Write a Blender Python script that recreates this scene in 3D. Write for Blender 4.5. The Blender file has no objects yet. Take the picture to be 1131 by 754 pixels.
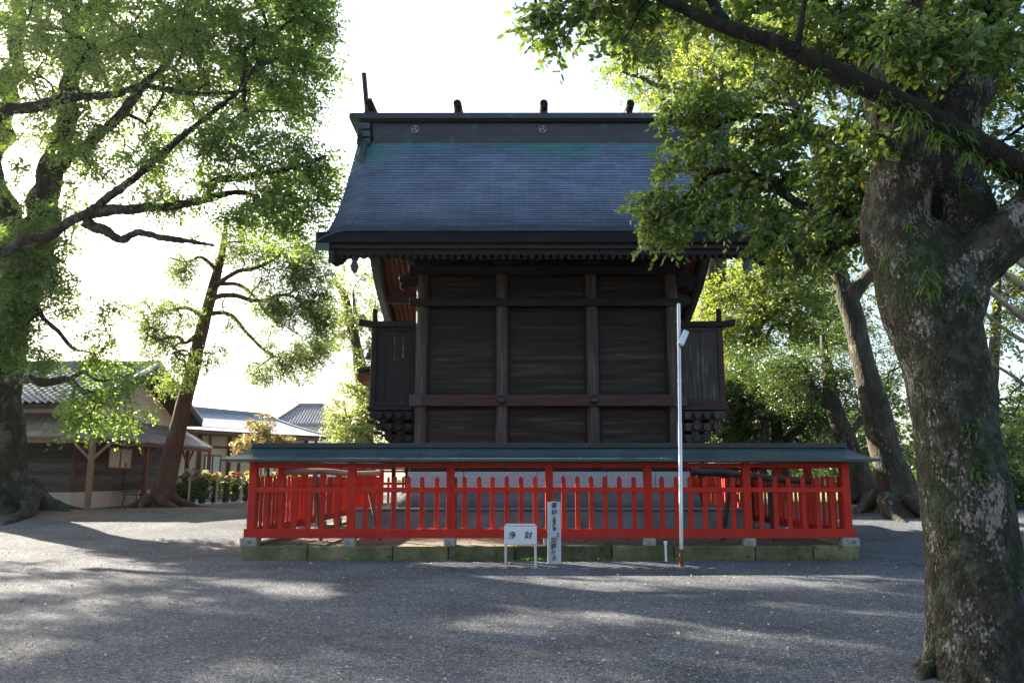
import bpy, bmesh, math, random
import numpy as np
from mathutils import Vector, Matrix, noise

random.seed(7)
scn = bpy.context.scene
COL = scn.collection
R = math.radians

# ------------------------------------------------------------------ camera, sky, sun, exposure
PITCH = R(9.67)
EYE = 1.6
cam_d = bpy.data.cameras.new('camera')
cam = bpy.data.objects.new('camera', cam_d)
COL.objects.link(cam)
cam.location = (0, 0, EYE)
cam.rotation_euler = (R(90) + PITCH, 0, 0)
cam_d.sensor_width = 36.0
cam_d.lens = 28.01
cam_d.clip_end = 3000
scn.camera = cam

SUN_AZ = math.atan2(-0.758, 0.652)      # measured clockwise from +Y
SUN_EL = R(28)
world = bpy.data.worlds.new('World')
scn.world = world
world.use_nodes = True
wn = world.node_tree
sky = wn.nodes.new('ShaderNodeTexSky')
sky.sky_type = 'NISHITA'
sky.sun_disc = False
sky.sun_elevation = SUN_EL
sky.sun_rotation = SUN_AZ
sky.air_density = 1.0
sky.dust_density = 3.0
sky.ozone_density = 1.0
wn.links.new(sky.outputs[0], wn.nodes['Background'].inputs[0])
wn.nodes['Background'].inputs[1].default_value = 0.064

sun_d = bpy.data.lights.new('sun', 'SUN')
sun_d.energy = 5.0
sun_d.angle = R(0.55)
sun_d.color = (1.0, 0.89, 0.73)
sun = bpy.data.objects.new('sun', sun_d)
COL.objects.link(sun)
sd = Vector((math.sin(SUN_AZ) * math.cos(SUN_EL), math.cos(SUN_AZ) * math.cos(SUN_EL), math.sin(SUN_EL)))
sun.rotation_euler = (-sd).to_track_quat('-Z', 'Y').to_euler()
sun.location = sd * 60

scn.view_settings.view_transform = 'Standard'
scn.view_settings.look = 'None'
scn.view_settings.gamma = 1
scn.view_settings.exposure = 2.65
scn.render.engine = 'CYCLES'
scn.cycles.max_bounces = 8
scn.cycles.transparent_max_bounces = 6
scn.cycles.use_denoising = True

# ------------------------------------------------------------------ helpers
CT, ST = math.cos(PITCH), math.sin(PITCH)

def P(px, py, Y):
    """The point of the place that lies Y metres ahead, seen at a pixel of the photograph."""
    a = (px - 565.5) / 880.0
    b = (377.0 - py) / 880.0
    t = Y / (CT - b * ST)
    return Vector((t * a, Y, EYE + t * (b * CT + ST)))

def smooth01(t):
    t = np.clip(t, 0, 1)
    return t * t * (3 - 2 * t)

MOUNDS = [(-16.9, 26.2, 0.2, 2.6), (-12.0, 28.6, 0.10, 1.8), (13.0, 26.5, 0.22, 2.6), (11.2, 30.5, 0.2, 2.2)]

def gz(x, y):
    x = np.asarray(x, float); y = np.asarray(y, float)
    t = smooth01((y - 18.0) / 10.0)
    side = np.maximum(smooth01((np.abs(x - 0.76) - 6.6) / 2.5), smooth01((y - 34.5) / 3.0))
    z = 0.43 * t * side
    for mx, my, h, r in MOUNDS:
        z = z + h * np.exp(-((x - mx) ** 2 + (y - my) ** 2) / (r * r))
    return z

def gzf(x, y):
    return float(gz(x, y))

def tag(o, label=None, cat=None, group=None, kind=None):
    if label: o['label'] = label
    if cat: o['category'] = cat
    if group: o['group'] = group
    if kind: o['kind'] = kind
    return o

def empty(name, loc, label, cat, group=None, rz=0.0):
    o = bpy.data.objects.new(name, None)
    o.empty_display_size = 0.2
    COL.objects.link(o)
    o.location = loc
    o.rotation_euler = (0, 0, rz)
    return tag(o, label, cat, group)

def world_loc(o):
    v = Vector((0, 0, 0))
    while o is not None:
        v += Vector(o.location)
        o = o.parent
    return v

class MB:
    def __init__(self):
        self.v = []; self.f = []; self.uv = None
    def add(self, verts, faces):
        n = len(self.v)
        self.v.extend([tuple(p) for p in verts])
        self.f.extend([tuple(i + n for i in q) for q in faces])
        return self
    def box(self, x0, x1, y0, y1, z0, z1, M=None):
        vs = [(x0,y0,z0),(x1,y0,z0),(x1,y1,z0),(x0,y1,z0),(x0,y0,z1),(x1,y0,z1),(x1,y1,z1),(x0,y1,z1)]
        if M is not None: vs = [M @ Vector(p) for p in vs]
        return self.add(vs, [(0,3,2,1),(4,5,6,7),(0,1,5,4),(1,2,6,5),(2,3,7,6),(3,0,4,7)])
    def bar(self, a, b, w, h, up=Vector((0,0,1))):
        a = Vector(a); b = Vector(b); d = (b - a).normalized()
        s = d.cross(up)
        if s.length < 1e-4: s = d.cross(Vector((0,1,0)))
        s.normalize(); u = s.cross(d)
        vs = []
        for p in (a, b):
            for i, j in ((-1,-1),(1,-1),(1,1),(-1,1)):
                vs.append(p + s * (i * w / 2) + u * (j * h / 2))
        return self.add(vs, [(0,1,2,3),(7,6,5,4),(0,4,5,1),(1,5,6,2),(2,6,7,3),(3,7,4,0)])
    def tube(self, pts, radii, sides=8, rough=0.0, freq=2.0, flare=None, cap=True, seed=0.0, fine=0.0):
        pts = [Vector(p) for p in pts]
        n = len(pts)
        d0 = (pts[1] - pts[0]).normalized()
        ref = Vector((1, 0, 0)) if abs(d0.x) < 0.8 else Vector((0, 1, 0))
        s = d0.cross(ref).normalized()
        vs = []
        for i, p in enumerate(pts):
            d = (pts[min(i + 1, n - 1)] - pts[max(i - 1, 0)]).normalized()
            s = (s - d * s.dot(d)).normalized()
            u = d.cross(s)
            for k in range(sides):
                a = 2 * math.pi * k / sides
                q = s * math.cos(a) + u * math.sin(a)
                r = radii[i]
                if flare: r *= flare(i / (n - 1), a)
                if rough:
                    c = p + q * r
                    r *= 1 + rough * (noise.noise(c * freq + Vector((seed, seed, 0))) + 0.5 * noise.noise(c * freq * 2.7 + Vector((0, seed, 3))))
                if fine:
                    c = p + q * r
                    r += fine * (noise.noise(Vector((c.x, c.y, c.z * 0.5)) * 7.0) + 0.6 * noise.noise(Vector((c.x, c.y, c.z * 0.6)) * 17.0) + 0.35 * noise.noise(c * 38.0))
                vs.append(p + q * r)
        fs = []
        for i in range(n - 1):
            for k in range(sides):
                k2 = (k + 1) % sides
                fs.append((i*sides+k, i*sides+k2, (i+1)*sides+k2, (i+1)*sides+k))
        if cap:
            fs.append(tuple(range(sides))[::-1])
            fs.append(tuple((n-1)*sides + k for k in range(sides)))
        return self.add(vs, fs)
    def prism(self, outline, axis, t0, t1):
        """outline: 2-D points; axis x: (y,z) points swept along x; y: (x,z); z: (x,y)."""
        n = len(outline)
        def mk(p, t):
            return {'x': (t, p[0], p[1]), 'y': (p[0], t, p[1]), 'z': (p[0], p[1], t)}[axis]
        vs = [mk(p, t0) for p in outline] + [mk(p, t1) for p in outline]
        fs = [tuple(range(n))[::-1], tuple(range(n, 2 * n))]
        fs += [(i, (i + 1) % n, n + (i + 1) % n, n + i) for i in range(n)]
        return self.add(vs, fs)
    def lathe(self, prof, center, sides=16):
        cx, cy, cz = center
        vs = []; fs = []
        for r, z in prof:
            for k in range(sides):
                a = 2 * math.pi * k / sides
                vs.append((cx + r * math.cos(a), cy + r * math.sin(a), cz + z))
        for i in range(len(prof) - 1):
            for k in range(sides):
                k2 = (k + 1) % sides
                fs.append((i*sides+k, i*sides+k2, (i+1)*sides+k2, (i+1)*sides+k))
        fs.append(tuple(range(sides))[::-1]); fs.append(tuple((len(prof)-1)*sides+k for k in range(sides)))
        return self.add(vs, fs)
    def build(self, name, mat, parent=None, smooth=False, bev=0.0, local=False, auto=None):
        me = bpy.data.meshes.new(name)
        off = Vector((0, 0, 0)) if (parent is None or local) else world_loc(parent)
        me.from_pydata([(p[0]-off.x, p[1]-off.y, p[2]-off.z) for p in self.v], [], self.f)
        bm = bmesh.new(); bm.from_mesh(me)
        bmesh.ops.recalc_face_normals(bm, faces=bm.faces)
        if bev > 0:
            es = [e for e in bm.edges if len(e.link_faces) == 2 and e.calc_face_angle(0) > R(30)]
            bmesh.ops.bevel(bm, geom=es, offset=bev, segments=1, affect='EDGES', clamp_overlap=True)
        bm.to_mesh(me); bm.free()
        if smooth:
            me.polygons.foreach_set('use_smooth', [True] * len(me.polygons))
            if auto:
                me.set_sharp_from_angle(angle=R(auto))
        me.materials.append(mat)
        o = bpy.data.objects.new(name, me)
        COL.objects.link(o)
        if parent is not None: o.parent = parent
        return o

def place(src, parent, loc, rz=0.0):
    c = src.copy()
    COL.objects.link(c)
    c.parent = parent
    c.location = loc
    c.rotation_euler = (0, 0, rz)
    return c

def ground_thing(o, base):
    """Move a lone mesh's origin to its base."""
    base = Vector(base)
    me = o.data
    co = np.empty(len(me.vertices) * 3, np.float32); me.vertices.foreach_get('co', co)
    co = co.reshape(-1, 3) - np.array(base, np.float32)
    me.vertices.foreach_set('co', co.ravel()); me.update()
    o.location = base
    return o

def spline(pts, rad, n):
    pts = [Vector(p) for p in pts]
    m = len(pts)
    out, ro = [], []
    for i in range(n):
        t = i / (n - 1) * (m - 1)
        k = min(int(t), m - 2); f = t - k
        p0, p1, p2, p3 = pts[max(k-1,0)], pts[k], pts[k+1], pts[min(k+2,m-1)]
        out.append(0.5 * ((2*p1) + (p2-p0)*f + (2*p0-5*p1+4*p2-p3)*f*f + (3*p1-p0-3*p2+p3)*f*f*f))
        ro.append(rad[k] * (1 - f) + rad[k+1] * f)
    return out, ro

# ------------------------------------------------------------------ materials
def nodes_of(name):
    m = bpy.data.materials.new(name)
    m.use_nodes = True
    nt = m.node_tree
    return m, nt, nt.nodes['Principled BSDF']

def ramp(nt, cols, fac):
    r = nt.nodes.new('ShaderNodeValToRGB')
    el = r.color_ramp.elements
    while len(el) < len(cols): el.new(0.5)
    for i, (p, c) in enumerate(cols):
        el[i].position = p; el[i].color = (*c, 1)
    nt.links.new(fac, r.inputs[0])
    return r.outputs[0]

def noise_node(nt, vec, scale, detail=6, rough=0.6, dist=0.0):
    n = nt.nodes.new('ShaderNodeTexNoise')
    n.inputs['Scale'].default_value = scale
    n.inputs['Detail'].default_value = detail
    n.inputs['Roughness'].default_value = rough
    n.inputs['Distortion'].default_value = dist
    nt.links.new(vec, n.inputs['Vector'])
    return n.outputs['Fac']

def mapping(nt, scale=(1,1,1), coord='Object', loc=(0,0,0)):
    tc = nt.nodes.new('ShaderNodeTexCoord')
    mp = nt.nodes.new('ShaderNodeMapping')
    mp.inputs['Scale'].default_value = scale
    mp.inputs['Location'].default_value = loc
    nt.links.new(tc.outputs[coord], mp.inputs['Vector'])
    return mp.outputs[0]

def mixc(nt, fac, a, b, blend='MIX'):
    m = nt.nodes.new('ShaderNodeMix'); m.data_type = 'RGBA'; m.blend_type = blend
    for sock, v in ((m.inputs[0], fac), (m.inputs[6], a), (m.inputs[7], b)):
        if isinstance(v, (int, float)): sock.default_value = v
        elif isinstance(v, tuple): sock.default_value = (*v, 1)
        else: nt.links.new(v, sock)
    return m.outputs[2]

def bump(nt, bsdf, h, strength=0.3, dist=0.02):
    b = nt.nodes.new('ShaderNodeBump')
    b.inputs['Strength'].default_value = strength
    b.inputs['Distance'].default_value = dist
    nt.links.new(h, b.inputs['Height'])
    nt.links.new(b.outputs[0], bsdf.inputs['Normal'])

def surf(name, cols, scale=4, stretch=(1,1,1), rough=0.75, bmp=0.3, bdist=0.01, fine=None, spec=0.3, metallic=0.0, patch=None, detail=8, vary=None):
    """Noise-coloured surface: cols is a list of (position, colour); patch = (scale, lo, hi, colour) lays blotches of another colour."""
    m, nt, b = nodes_of(name)
    v = mapping(nt, stretch)
    f = noise_node(nt, v, scale, detail)
    c = ramp(nt, cols, f)
    if patch:
        ps, lo, hi, pc = patch
        pf = noise_node(nt, mapping(nt, (1,1,1), loc=(3,7,1)), ps, 7, 0.65)
        pr = ramp(nt, [(lo, (0,0,0)), (hi, (1,1,1))], pf)
        c = mixc(nt, pr, c, pc)
    if vary == 'island':
        gq = nt.nodes.new('ShaderNodeNewGeometry'); c = mixc(nt, 1.0, c, ramp(nt, [(0, (0.62,0.64,0.62)), (1, (1.4,1.34,1.26))], gq.outputs['Random Per Island']), 'MULTIPLY')
    if vary == 'object':
        gq = nt.nodes.new('ShaderNodeObjectInfo'); c = mixc(nt, 1.0, c, ramp(nt, [(0, (0.84,0.84,0.84)), (1, (1.08,1.2,1.2))], gq.outputs['Random']), 'MULTIPLY')
    nt.links.new(c, b.inputs['Base Color'])
    b.inputs['Roughness'].default_value = rough
    b.inputs['Specular IOR Level'].default_value = spec
    b.inputs['Metallic'].default_value = metallic
    h = noise_node(nt, v, fine or scale * 4, 8)
    bump(nt, b, h, bmp, bdist)
    return m

def leaf_mat(name, cols, transl=0.45, gloss=0.35, spec=0.4):
    m, nt, b = nodes_of(name)
    g = nt.nodes.new('ShaderNodeNewGeometry')
    c = ramp(nt, cols, g.outputs['Random Per Island'])
    nt.links.new(c, b.inputs['Base Color'])
    b.inputs['Roughness'].default_value = gloss
    b.inputs['Specular IOR Level'].default_value = spec
    t = nt.nodes.new('ShaderNodeBsdfTranslucent')
    tc = mixc(nt, 1.0, c, (2.6, 2.3, 0.9), 'MULTIPLY')
    nt.links.new(tc, t.inputs['Color'])
    mx = nt.nodes.new('ShaderNodeMixShader')
    mx.inputs[0].default_value = transl
    nt.links.new(b.outputs[0], mx.inputs[1]); nt.links.new(t.outputs[0], mx.inputs[2])
    nt.links.new(mx.outputs[0], nt.nodes['Material Output'].inputs['Surface'])
    return m

DK0, DK1 = (0.012, 0.010, 0.009), (0.055, 0.047, 0.042)
M = {}
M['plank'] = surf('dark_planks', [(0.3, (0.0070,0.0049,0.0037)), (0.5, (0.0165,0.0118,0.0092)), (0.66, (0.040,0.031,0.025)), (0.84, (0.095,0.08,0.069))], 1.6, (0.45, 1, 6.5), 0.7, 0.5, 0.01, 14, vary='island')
M['plank_v'] = surf('dark_upright_planks', [(0.3, (0.02,0.017,0.015)), (0.55, (0.055,0.047,0.042)), (0.78, (0.22,0.2,0.185))], 2.6, (6.0, 6, 0.4), 0.7, 0.5, 0.01, 14)
M['pillar'] = surf('weathered_pillar_wood', [(0.3, (0.024,0.0185,0.015)), (0.55, (0.062,0.050,0.043)), (0.8, (0.145,0.127,0.114))], 2.2, (5, 5, 0.35), 0.75, 0.6, 0.01, 12)
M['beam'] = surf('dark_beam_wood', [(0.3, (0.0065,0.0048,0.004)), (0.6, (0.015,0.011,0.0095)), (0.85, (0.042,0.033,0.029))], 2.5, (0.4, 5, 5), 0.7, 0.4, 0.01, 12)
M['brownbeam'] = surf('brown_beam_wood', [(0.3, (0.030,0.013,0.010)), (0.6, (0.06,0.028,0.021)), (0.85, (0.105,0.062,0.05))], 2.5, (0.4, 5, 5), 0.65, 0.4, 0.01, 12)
M['eaveboard'] = surf('dark_brown_board', [(0.3, (0.014,0.008,0.0065)), (0.6, (0.026,0.015,0.012)), (0.85, (0.045,0.028,0.022))], 2.5, (0.4, 5, 5), 0.65, 0.4, 0.01, 12)  # brown board, darker than the other brown beams
M['redwood'] = surf('red_brown_rafter_wood', [(0.3, (0.10,0.03,0.018)), (0.7, (0.22,0.07,0.04))], 3, (3, 0.5, 3), 0.7, 0.3)
M['black'] = surf('black_fitting', [(0.3, (0.008,0.008,0.009)), (0.7, (0.022,0.022,0.024))], 8, rough=0.45, bmp=0.1, spec=0.5)
M['fascia'] = surf('black_eave_edge', [(0.3, (0.005,0.005,0.0055)), (0.7, (0.011,0.011,0.012))], 3, (0.3, 4, 8), 0.7, 0.2, spec=0.2)
M['red'] = surf('vermilion_paint', [(0.25, (0.40,0.017,0.008)), (0.6, (0.52,0.026,0.011)), (0.85, (0.57,0.046,0.022))], 3.0, (1, 1, 0.5), 0.62, 0.2, 0.005, 30, spec=0.25, patch=(7, 0.58, 0.70, (0.42,0.06,0.03)), vary='object')
M['copper'] = surf('green_copper_sheet', [(0.3, (0.016,0.033,0.034)), (0.6, (0.026,0.056,0.052)), (0.85, (0.05,0.095,0.082))], 1.6, (1, 1, 1), 0.42, 0.12, 0.01, 9, spec=0.5, patch=(2.3, 0.55, 0.7, (0.035,0.05,0.06)))
M['granite'] = surf('speckled_granite', [(0.38, (0.16,0.16,0.16)), (0.5, (0.36,0.36,0.355)), (0.62, (0.5,0.5,0.49))], 42, rough=0.7, bmp=0.2, fine=60)
M['darkstone'] = surf('dark_smooth_stone', [(0.3, (0.075,0.075,0.078)), (0.6, (0.125,0.125,0.125)), (0.85, (0.19,0.185,0.175))], 1.5, rough=0.75, bmp=0.25, fine=30)
M['slabstone'] = surf('grey_slab_stone', [(0.3, (0.10,0.10,0.10)), (0.6, (0.19,0.185,0.175)), (0.85, (0.27,0.26,0.24))], 1.8, rough=0.85, bmp=0.3, fine=30)
M['footing'] = surf('pale_footing_stone', [(0.3, (0.22,0.21,0.19)), (0.7, (0.38,0.37,0.34))], 9, rough=0.85, bmp=0.4, fine=40, patch=(5, 0.5, 0.62, (0.10,0.12,0.06)))
M['kerb'] = surf('mossy_stone', [(0.3, (0.06,0.062,0.025)), (0.55, (0.13,0.12,0.06)), (0.8, (0.24,0.2,0.14))], 2.2, rough=0.95, bmp=0.7, bdist=0.02, fine=18, patch=(6, 0.56, 0.66, (0.045,0.075,0.015)), vary='island')
M['bronze'] = surf('dark_bronze_ridge', [(0.3, (0.018,0.019,0.023)), (0.6, (0.036,0.034,0.038)), (0.85, (0.055,0.052,0.055))], 1.4, (0.5, 3, 5), 0.5, 0.2, spec=0.5, patch=(1.7, 0.56, 0.7, (0.05,0.10,0.10)))
M['crest'] = surf('grey_crest_metal', [(0.3, (0.22,0.22,0.23)), (0.7, (0.36,0.36,0.37))], 8, rough=0.5, bmp=0.1)
M['steel'] = surf('galvanised_steel', [(0.3, (0.42,0.43,0.44)), (0.7, (0.62,0.62,0.62))], 6, (1,1,0.3), 0.35, 0.05, metallic=0.6, spec=0.5)
M['rust'] = surf('rusty_foot', [(0.3, (0.08,0.03,0.015)), (0.7, (0.2,0.09,0.05))], 20, rough=0.9)
M['alu'] = surf('brushed_aluminium', [(0.3, (0.60,0.60,0.61)), (0.7, (0.74,0.74,0.74))], 3, (1,1,8), 0.4, 0.04, metallic=0.25, spec=0.5)
M['post_sign'] = surf('pale_painted_post', [(0.3, (0.40,0.41,0.42)), (0.7, (0.56,0.56,0.56))], 5, (3,3,0.6), 0.7, 0.15)
M['ink'] = surf('black_ink', [(0.3, (0.012,0.012,0.014)), (0.7, (0.03,0.03,0.032))], 20, rough=0.8, bmp=0)
M['pvc'] = surf('white_plastic_pipe', [(0.3, (0.62,0.62,0.58)), (0.7, (0.75,0.75,0.72))], 6, rough=0.45, bmp=0)
M['log'] = surf('weathered_log', [(0.3, (0.18,0.12,0.075)), (0.7, (0.40,0.30,0.20))], 4, (0.5, 5, 5), 0.85, 0.5)
M['darklog'] = surf('dark_weathered_timber', [(0.3, (0.03,0.025,0.022)), (0.7, (0.09,0.075,0.065))], 4, (1, 4, 1), 0.85, 0.5)
M['clap'] = surf('dark_clapboard', [(0.3, (0.070,0.060,0.057)), (0.6, (0.115,0.10,0.094)), (0.85, (0.17,0.152,0.14))], 2, (0.5, 0.5, 6), 0.75, 0.4, vary='island')
M['plaster'] = surf('cream_plaster', [(0.3, (0.56,0.49,0.37)), (0.7, (0.68,0.61,0.48))], 1.2, rough=0.9, bmp=0.1, fine=30)
M['whitewall'] = surf('white_render', [(0.3, (0.62,0.62,0.60)), (0.7, (0.74,0.74,0.72))], 1.0, rough=0.9, bmp=0.1)
M['newpost'] = surf('light_porch_timber', [(0.3, (0.20,0.12,0.07)), (0.7, (0.38,0.26,0.165))], 3, (5,5,0.5), 0.7, 0.3)
M['brownpost'] = surf('brown_timber', [(0.3, (0.11,0.048,0.026)), (0.7, (0.20,0.095,0.055))], 3, (4,4,0.5), 0.7, 0.3)
M['tile'] = surf('grey_roof_tiles', [(0.3, (0.12,0.125,0.135)), (0.6, (0.24,0.25,0.26)), (0.85, (0.38,0.39,0.40))], 7, rough=0.45, bmp=0.1, spec=0.5)
M['sheetroof'] = surf('weathered_sheet_roof', [(0.3, (0.13,0.11,0.10)), (0.7, (0.27,0.245,0.225))], 2.0, (1,1,1), 0.55, 0.2)
M['blueroof'] = surf('pale_blue_slate_roof', [(0.3, (0.17,0.20,0.25)), (0.7, (0.26,0.30,0.36))], 1.2, (1,1,4), 0.75, 0.1, spec=0.15)
M['glass'] = surf('glass_painted_reflection', [(0.3, (0.62,0.65,0.65)), (0.7, (0.85,0.87,0.86))], 1.5, rough=0.12, bmp=0, spec=0.6)  # pale base colour puts white reflections into the panes
M['frame'] = surf('window_frame_wood', [(0.3, (0.22,0.11,0.06)), (0.7, (0.36,0.2,0.11))], 6, rough=0.6)
M['alframe'] = surf('pale_window_frame', [(0.3, (0.5,0.5,0.5)), (0.7, (0.65,0.65,0.64))], 6, rough=0.4)
M['concrete'] = surf('concrete_edging', [(0.3, (0.26,0.25,0.24)), (0.7, (0.40,0.39,0.37))], 5, rough=0.9)
M['pot'] = surf('dark_plastic_pot', [(0.3, (0.02,0.025,0.03)), (0.7, (0.05,0.055,0.06))], 6, rough=0.5)
M['stake'] = surf('pale_bamboo_stake', [(0.3, (0.36,0.29,0.19)), (0.7, (0.52,0.43,0.30))], 8, (2,2,0.4), 0.7, 0.1)
M['iron'] = surf('black_iron', [(0.3, (0.012,0.012,0.012)), (0.7, (0.035,0.03,0.028))], 9, rough=0.6)
M['fern'] = leaf_mat('fern_fronds', [(0.0, (0.022,0.055,0.012)), (0.6, (0.04,0.095,0.018)), (1.0, (0.07,0.13,0.028))], 0.35, 0.5)

def bark(name, base, pale, moss, pale_amt, moss_amt, stretch=(2.2,2.2,0.7), sc=3.0, bstr=0.8, fleck=9.0, lich=(0.085,0.105,0.08), lsc=2.2):
    m, nt, b = nodes_of(name)
    v = mapping(nt, stretch)
    n1 = noise_node(nt, v, sc, 9, 0.65, 0.4)
    c = ramp(nt, base, n1)
    ms = noise_node(nt, mapping(nt, (1,1,0.8), loc=(5,2,8)), 1.1, 8, 0.7)
    c = mixc(nt, ramp(nt, [(moss_amt, (0,0,0)), (moss_amt + 0.16, (1,1,1))], ms), c, moss)
    gr = noise_node(nt, mapping(nt, (1,1,0.8), loc=(1,9,4)), lsc, 9, 0.75)
    c = mixc(nt, ramp(nt, [(0.50, (0,0,0)), (0.62, (0.85,0.85,0.85))], gr), c, lich)
    p1 = noise_node(nt, mapping(nt, (1.4,1.4,0.75), loc=(2,4,6)), fleck, 6, 0.7, 0.3)
    p2 = noise_node(nt, mapping(nt, (1,1,0.6), loc=(7,1,3)), fleck * 0.13, 5, 0.6)
    pm = nt.nodes.new('ShaderNodeMath'); pm.operation = 'MULTIPLY_ADD'; pm.inputs[1].default_value = 1.0
    nt.links.new(p2, pm.inputs[0]); nt.links.new(p1, pm.inputs[2])
    hf = nt.nodes.new('ShaderNodeMath'); hf.operation = 'MULTIPLY'; hf.inputs[1].default_value = 0.5; nt.links.new(pm.outputs[0], hf.inputs[0])
    c = mixc(nt, ramp(nt, [(pale_amt, (0,0,0)), (pale_amt + 0.05, (0.95,0.95,0.95))], hf.outputs[0]), c, pale)
    nt.links.new(c, b.inputs['Base Color'])
    b.inputs['Roughness'].default_value = 0.92
    b.inputs['Specular IOR Level'].default_value = 0.2
    vor = nt.nodes.new('ShaderNodeTexVoronoi'); vor.inputs['Scale'].default_value = sc * 4.5
    nt.links.new(v, vor.inputs['Vector'])
    add = nt.nodes.new('ShaderNodeMath'); add.operation = 'ADD'
    nt.links.new(vor.outputs['Distance'], add.inputs[0])
    nt.links.new(noise_node(nt, v, sc * 5, 9, 0.7), add.inputs[1])
    bump(nt, b, add.outputs[0], bstr, 0.03)
    return m

M['bark_near'] = bark('lichen_bark', [(0.3, (0.015,0.013,0.009)), (0.5, (0.038,0.033,0.024)), (0.7, (0.085,0.074,0.058))], (0.29,0.26,0.23), (0.022,0.036,0.010), 0.540, 0.45, (1.6,1.6,0.9), sc=6.0, bstr=1.0, fleck=30.0, lich=(0.078,0.097,0.07), lsc=8.0)
M['bark_limb'] = bark('dark_mossy_limb_bark', [(0.3, (0.009,0.007,0.005)), (0.55, (0.022,0.017,0.013)), (0.8, (0.05,0.038,0.03))], (0.16,0.13,0.11), (0.014,0.021,0.006), 0.60, 0.46, sc=5.0, fleck=14, lich=(0.022,0.028,0.017))
M['bark_camphor'] = bark('dark_camphor_bark', [(0.3, (0.016,0.013,0.010)), (0.55, (0.038,0.031,0.024)), (0.8, (0.085,0.07,0.055))], (0.20,0.18,0.15), (0.025,0.036,0.011), 0.60, 0.52, sc=2.0, fleck=5)
M['bark_cedar'] = bark('red_brown_bark', [(0.3, (0.05,0.026,0.018)), (0.55, (0.115,0.06,0.042)), (0.8, (0.19,0.105,0.072))], (0.2,0.13,0.1), (0.04,0.032,0.016), 0.62, 0.62, (4,4,0.35), 2.5)
M['bark_far'] = bark('grey_brown_bark', [(0.3, (0.028,0.021,0.016)), (0.55, (0.06,0.048,0.037)), (0.8, (0.11,0.092,0.074))], (0.24,0.21,0.17), (0.026,0.034,0.012), 0.565, 0.52, sc=2.0, fleck=6)
M['bark_pale'] = bark('pale_bare_bark', [(0.3, (0.26,0.19,0.13)), (0.6, (0.40,0.31,0.23)), (0.85, (0.5,0.41,0.32))], (0.5,0.45,0.38), (0.2,0.17,0.1), 0.62, 0.7, sc=3.0)

M['leaf_camphor'] = leaf_mat('camphor_leaves', [(0.0, (0.048,0.105,0.032)), (0.35, (0.078,0.152,0.044)), (0.7, (0.112,0.195,0.054)), (1.0, (0.165,0.23,0.064))], 0.45)
M['leaf_near'] = leaf_mat('broad_glossy_leaves', [(0.0, (0.055,0.108,0.038)), (0.45, (0.085,0.152,0.050)), (0.8, (0.125,0.195,0.060)), (0.97, (0.18,0.225,0.07)), (1.0, (0.28,0.20,0.07))], 0.48, 0.26, 0.65)
M['leaf_yellow'] = leaf_mat('yellow_green_leaves', [(0.0, (0.062,0.110,0.030)), (0.4, (0.10,0.155,0.042)), (0.8, (0.15,0.195,0.058)), (1.0, (0.23,0.24,0.085))], 0.42)
M['leaf_pale'] = leaf_mat('pale_green_leaves', [(0.0, (0.11,0.16,0.075)), (0.5, (0.155,0.205,0.10)), (1.0, (0.22,0.26,0.13))], 0.35)
M['leaf_cypress'] = leaf_mat('cypress_sprays', [(0.0, (0.055,0.105,0.042)), (0.5, (0.088,0.15,0.058)), (1.0, (0.135,0.185,0.07))], 0.4, 0.5)
M['leaf_dark'] = leaf_mat('dark_evergreen_leaves', [(0.0, (0.025,0.050,0.018)), (0.5, (0.040,0.075,0.026)), (1.0, (0.07,0.11,0.036))], 0.3)
M['leaf_autumn'] = leaf_mat('autumn_leaves', [(0.0, (0.24,0.12,0.10)), (0.3, (0.22,0.15,0.085)), (0.6, (0.17,0.18,0.075)), (1.0, (0.12,0.17,0.065))], 0.3)
M['leaf_bush'] = leaf_mat('bright_bush_leaves', [(0.0, (0.05,0.14,0.02)), (0.5, (0.08,0.20,0.03)), (1.0, (0.13,0.25,0.04))], 0.5)

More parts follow.
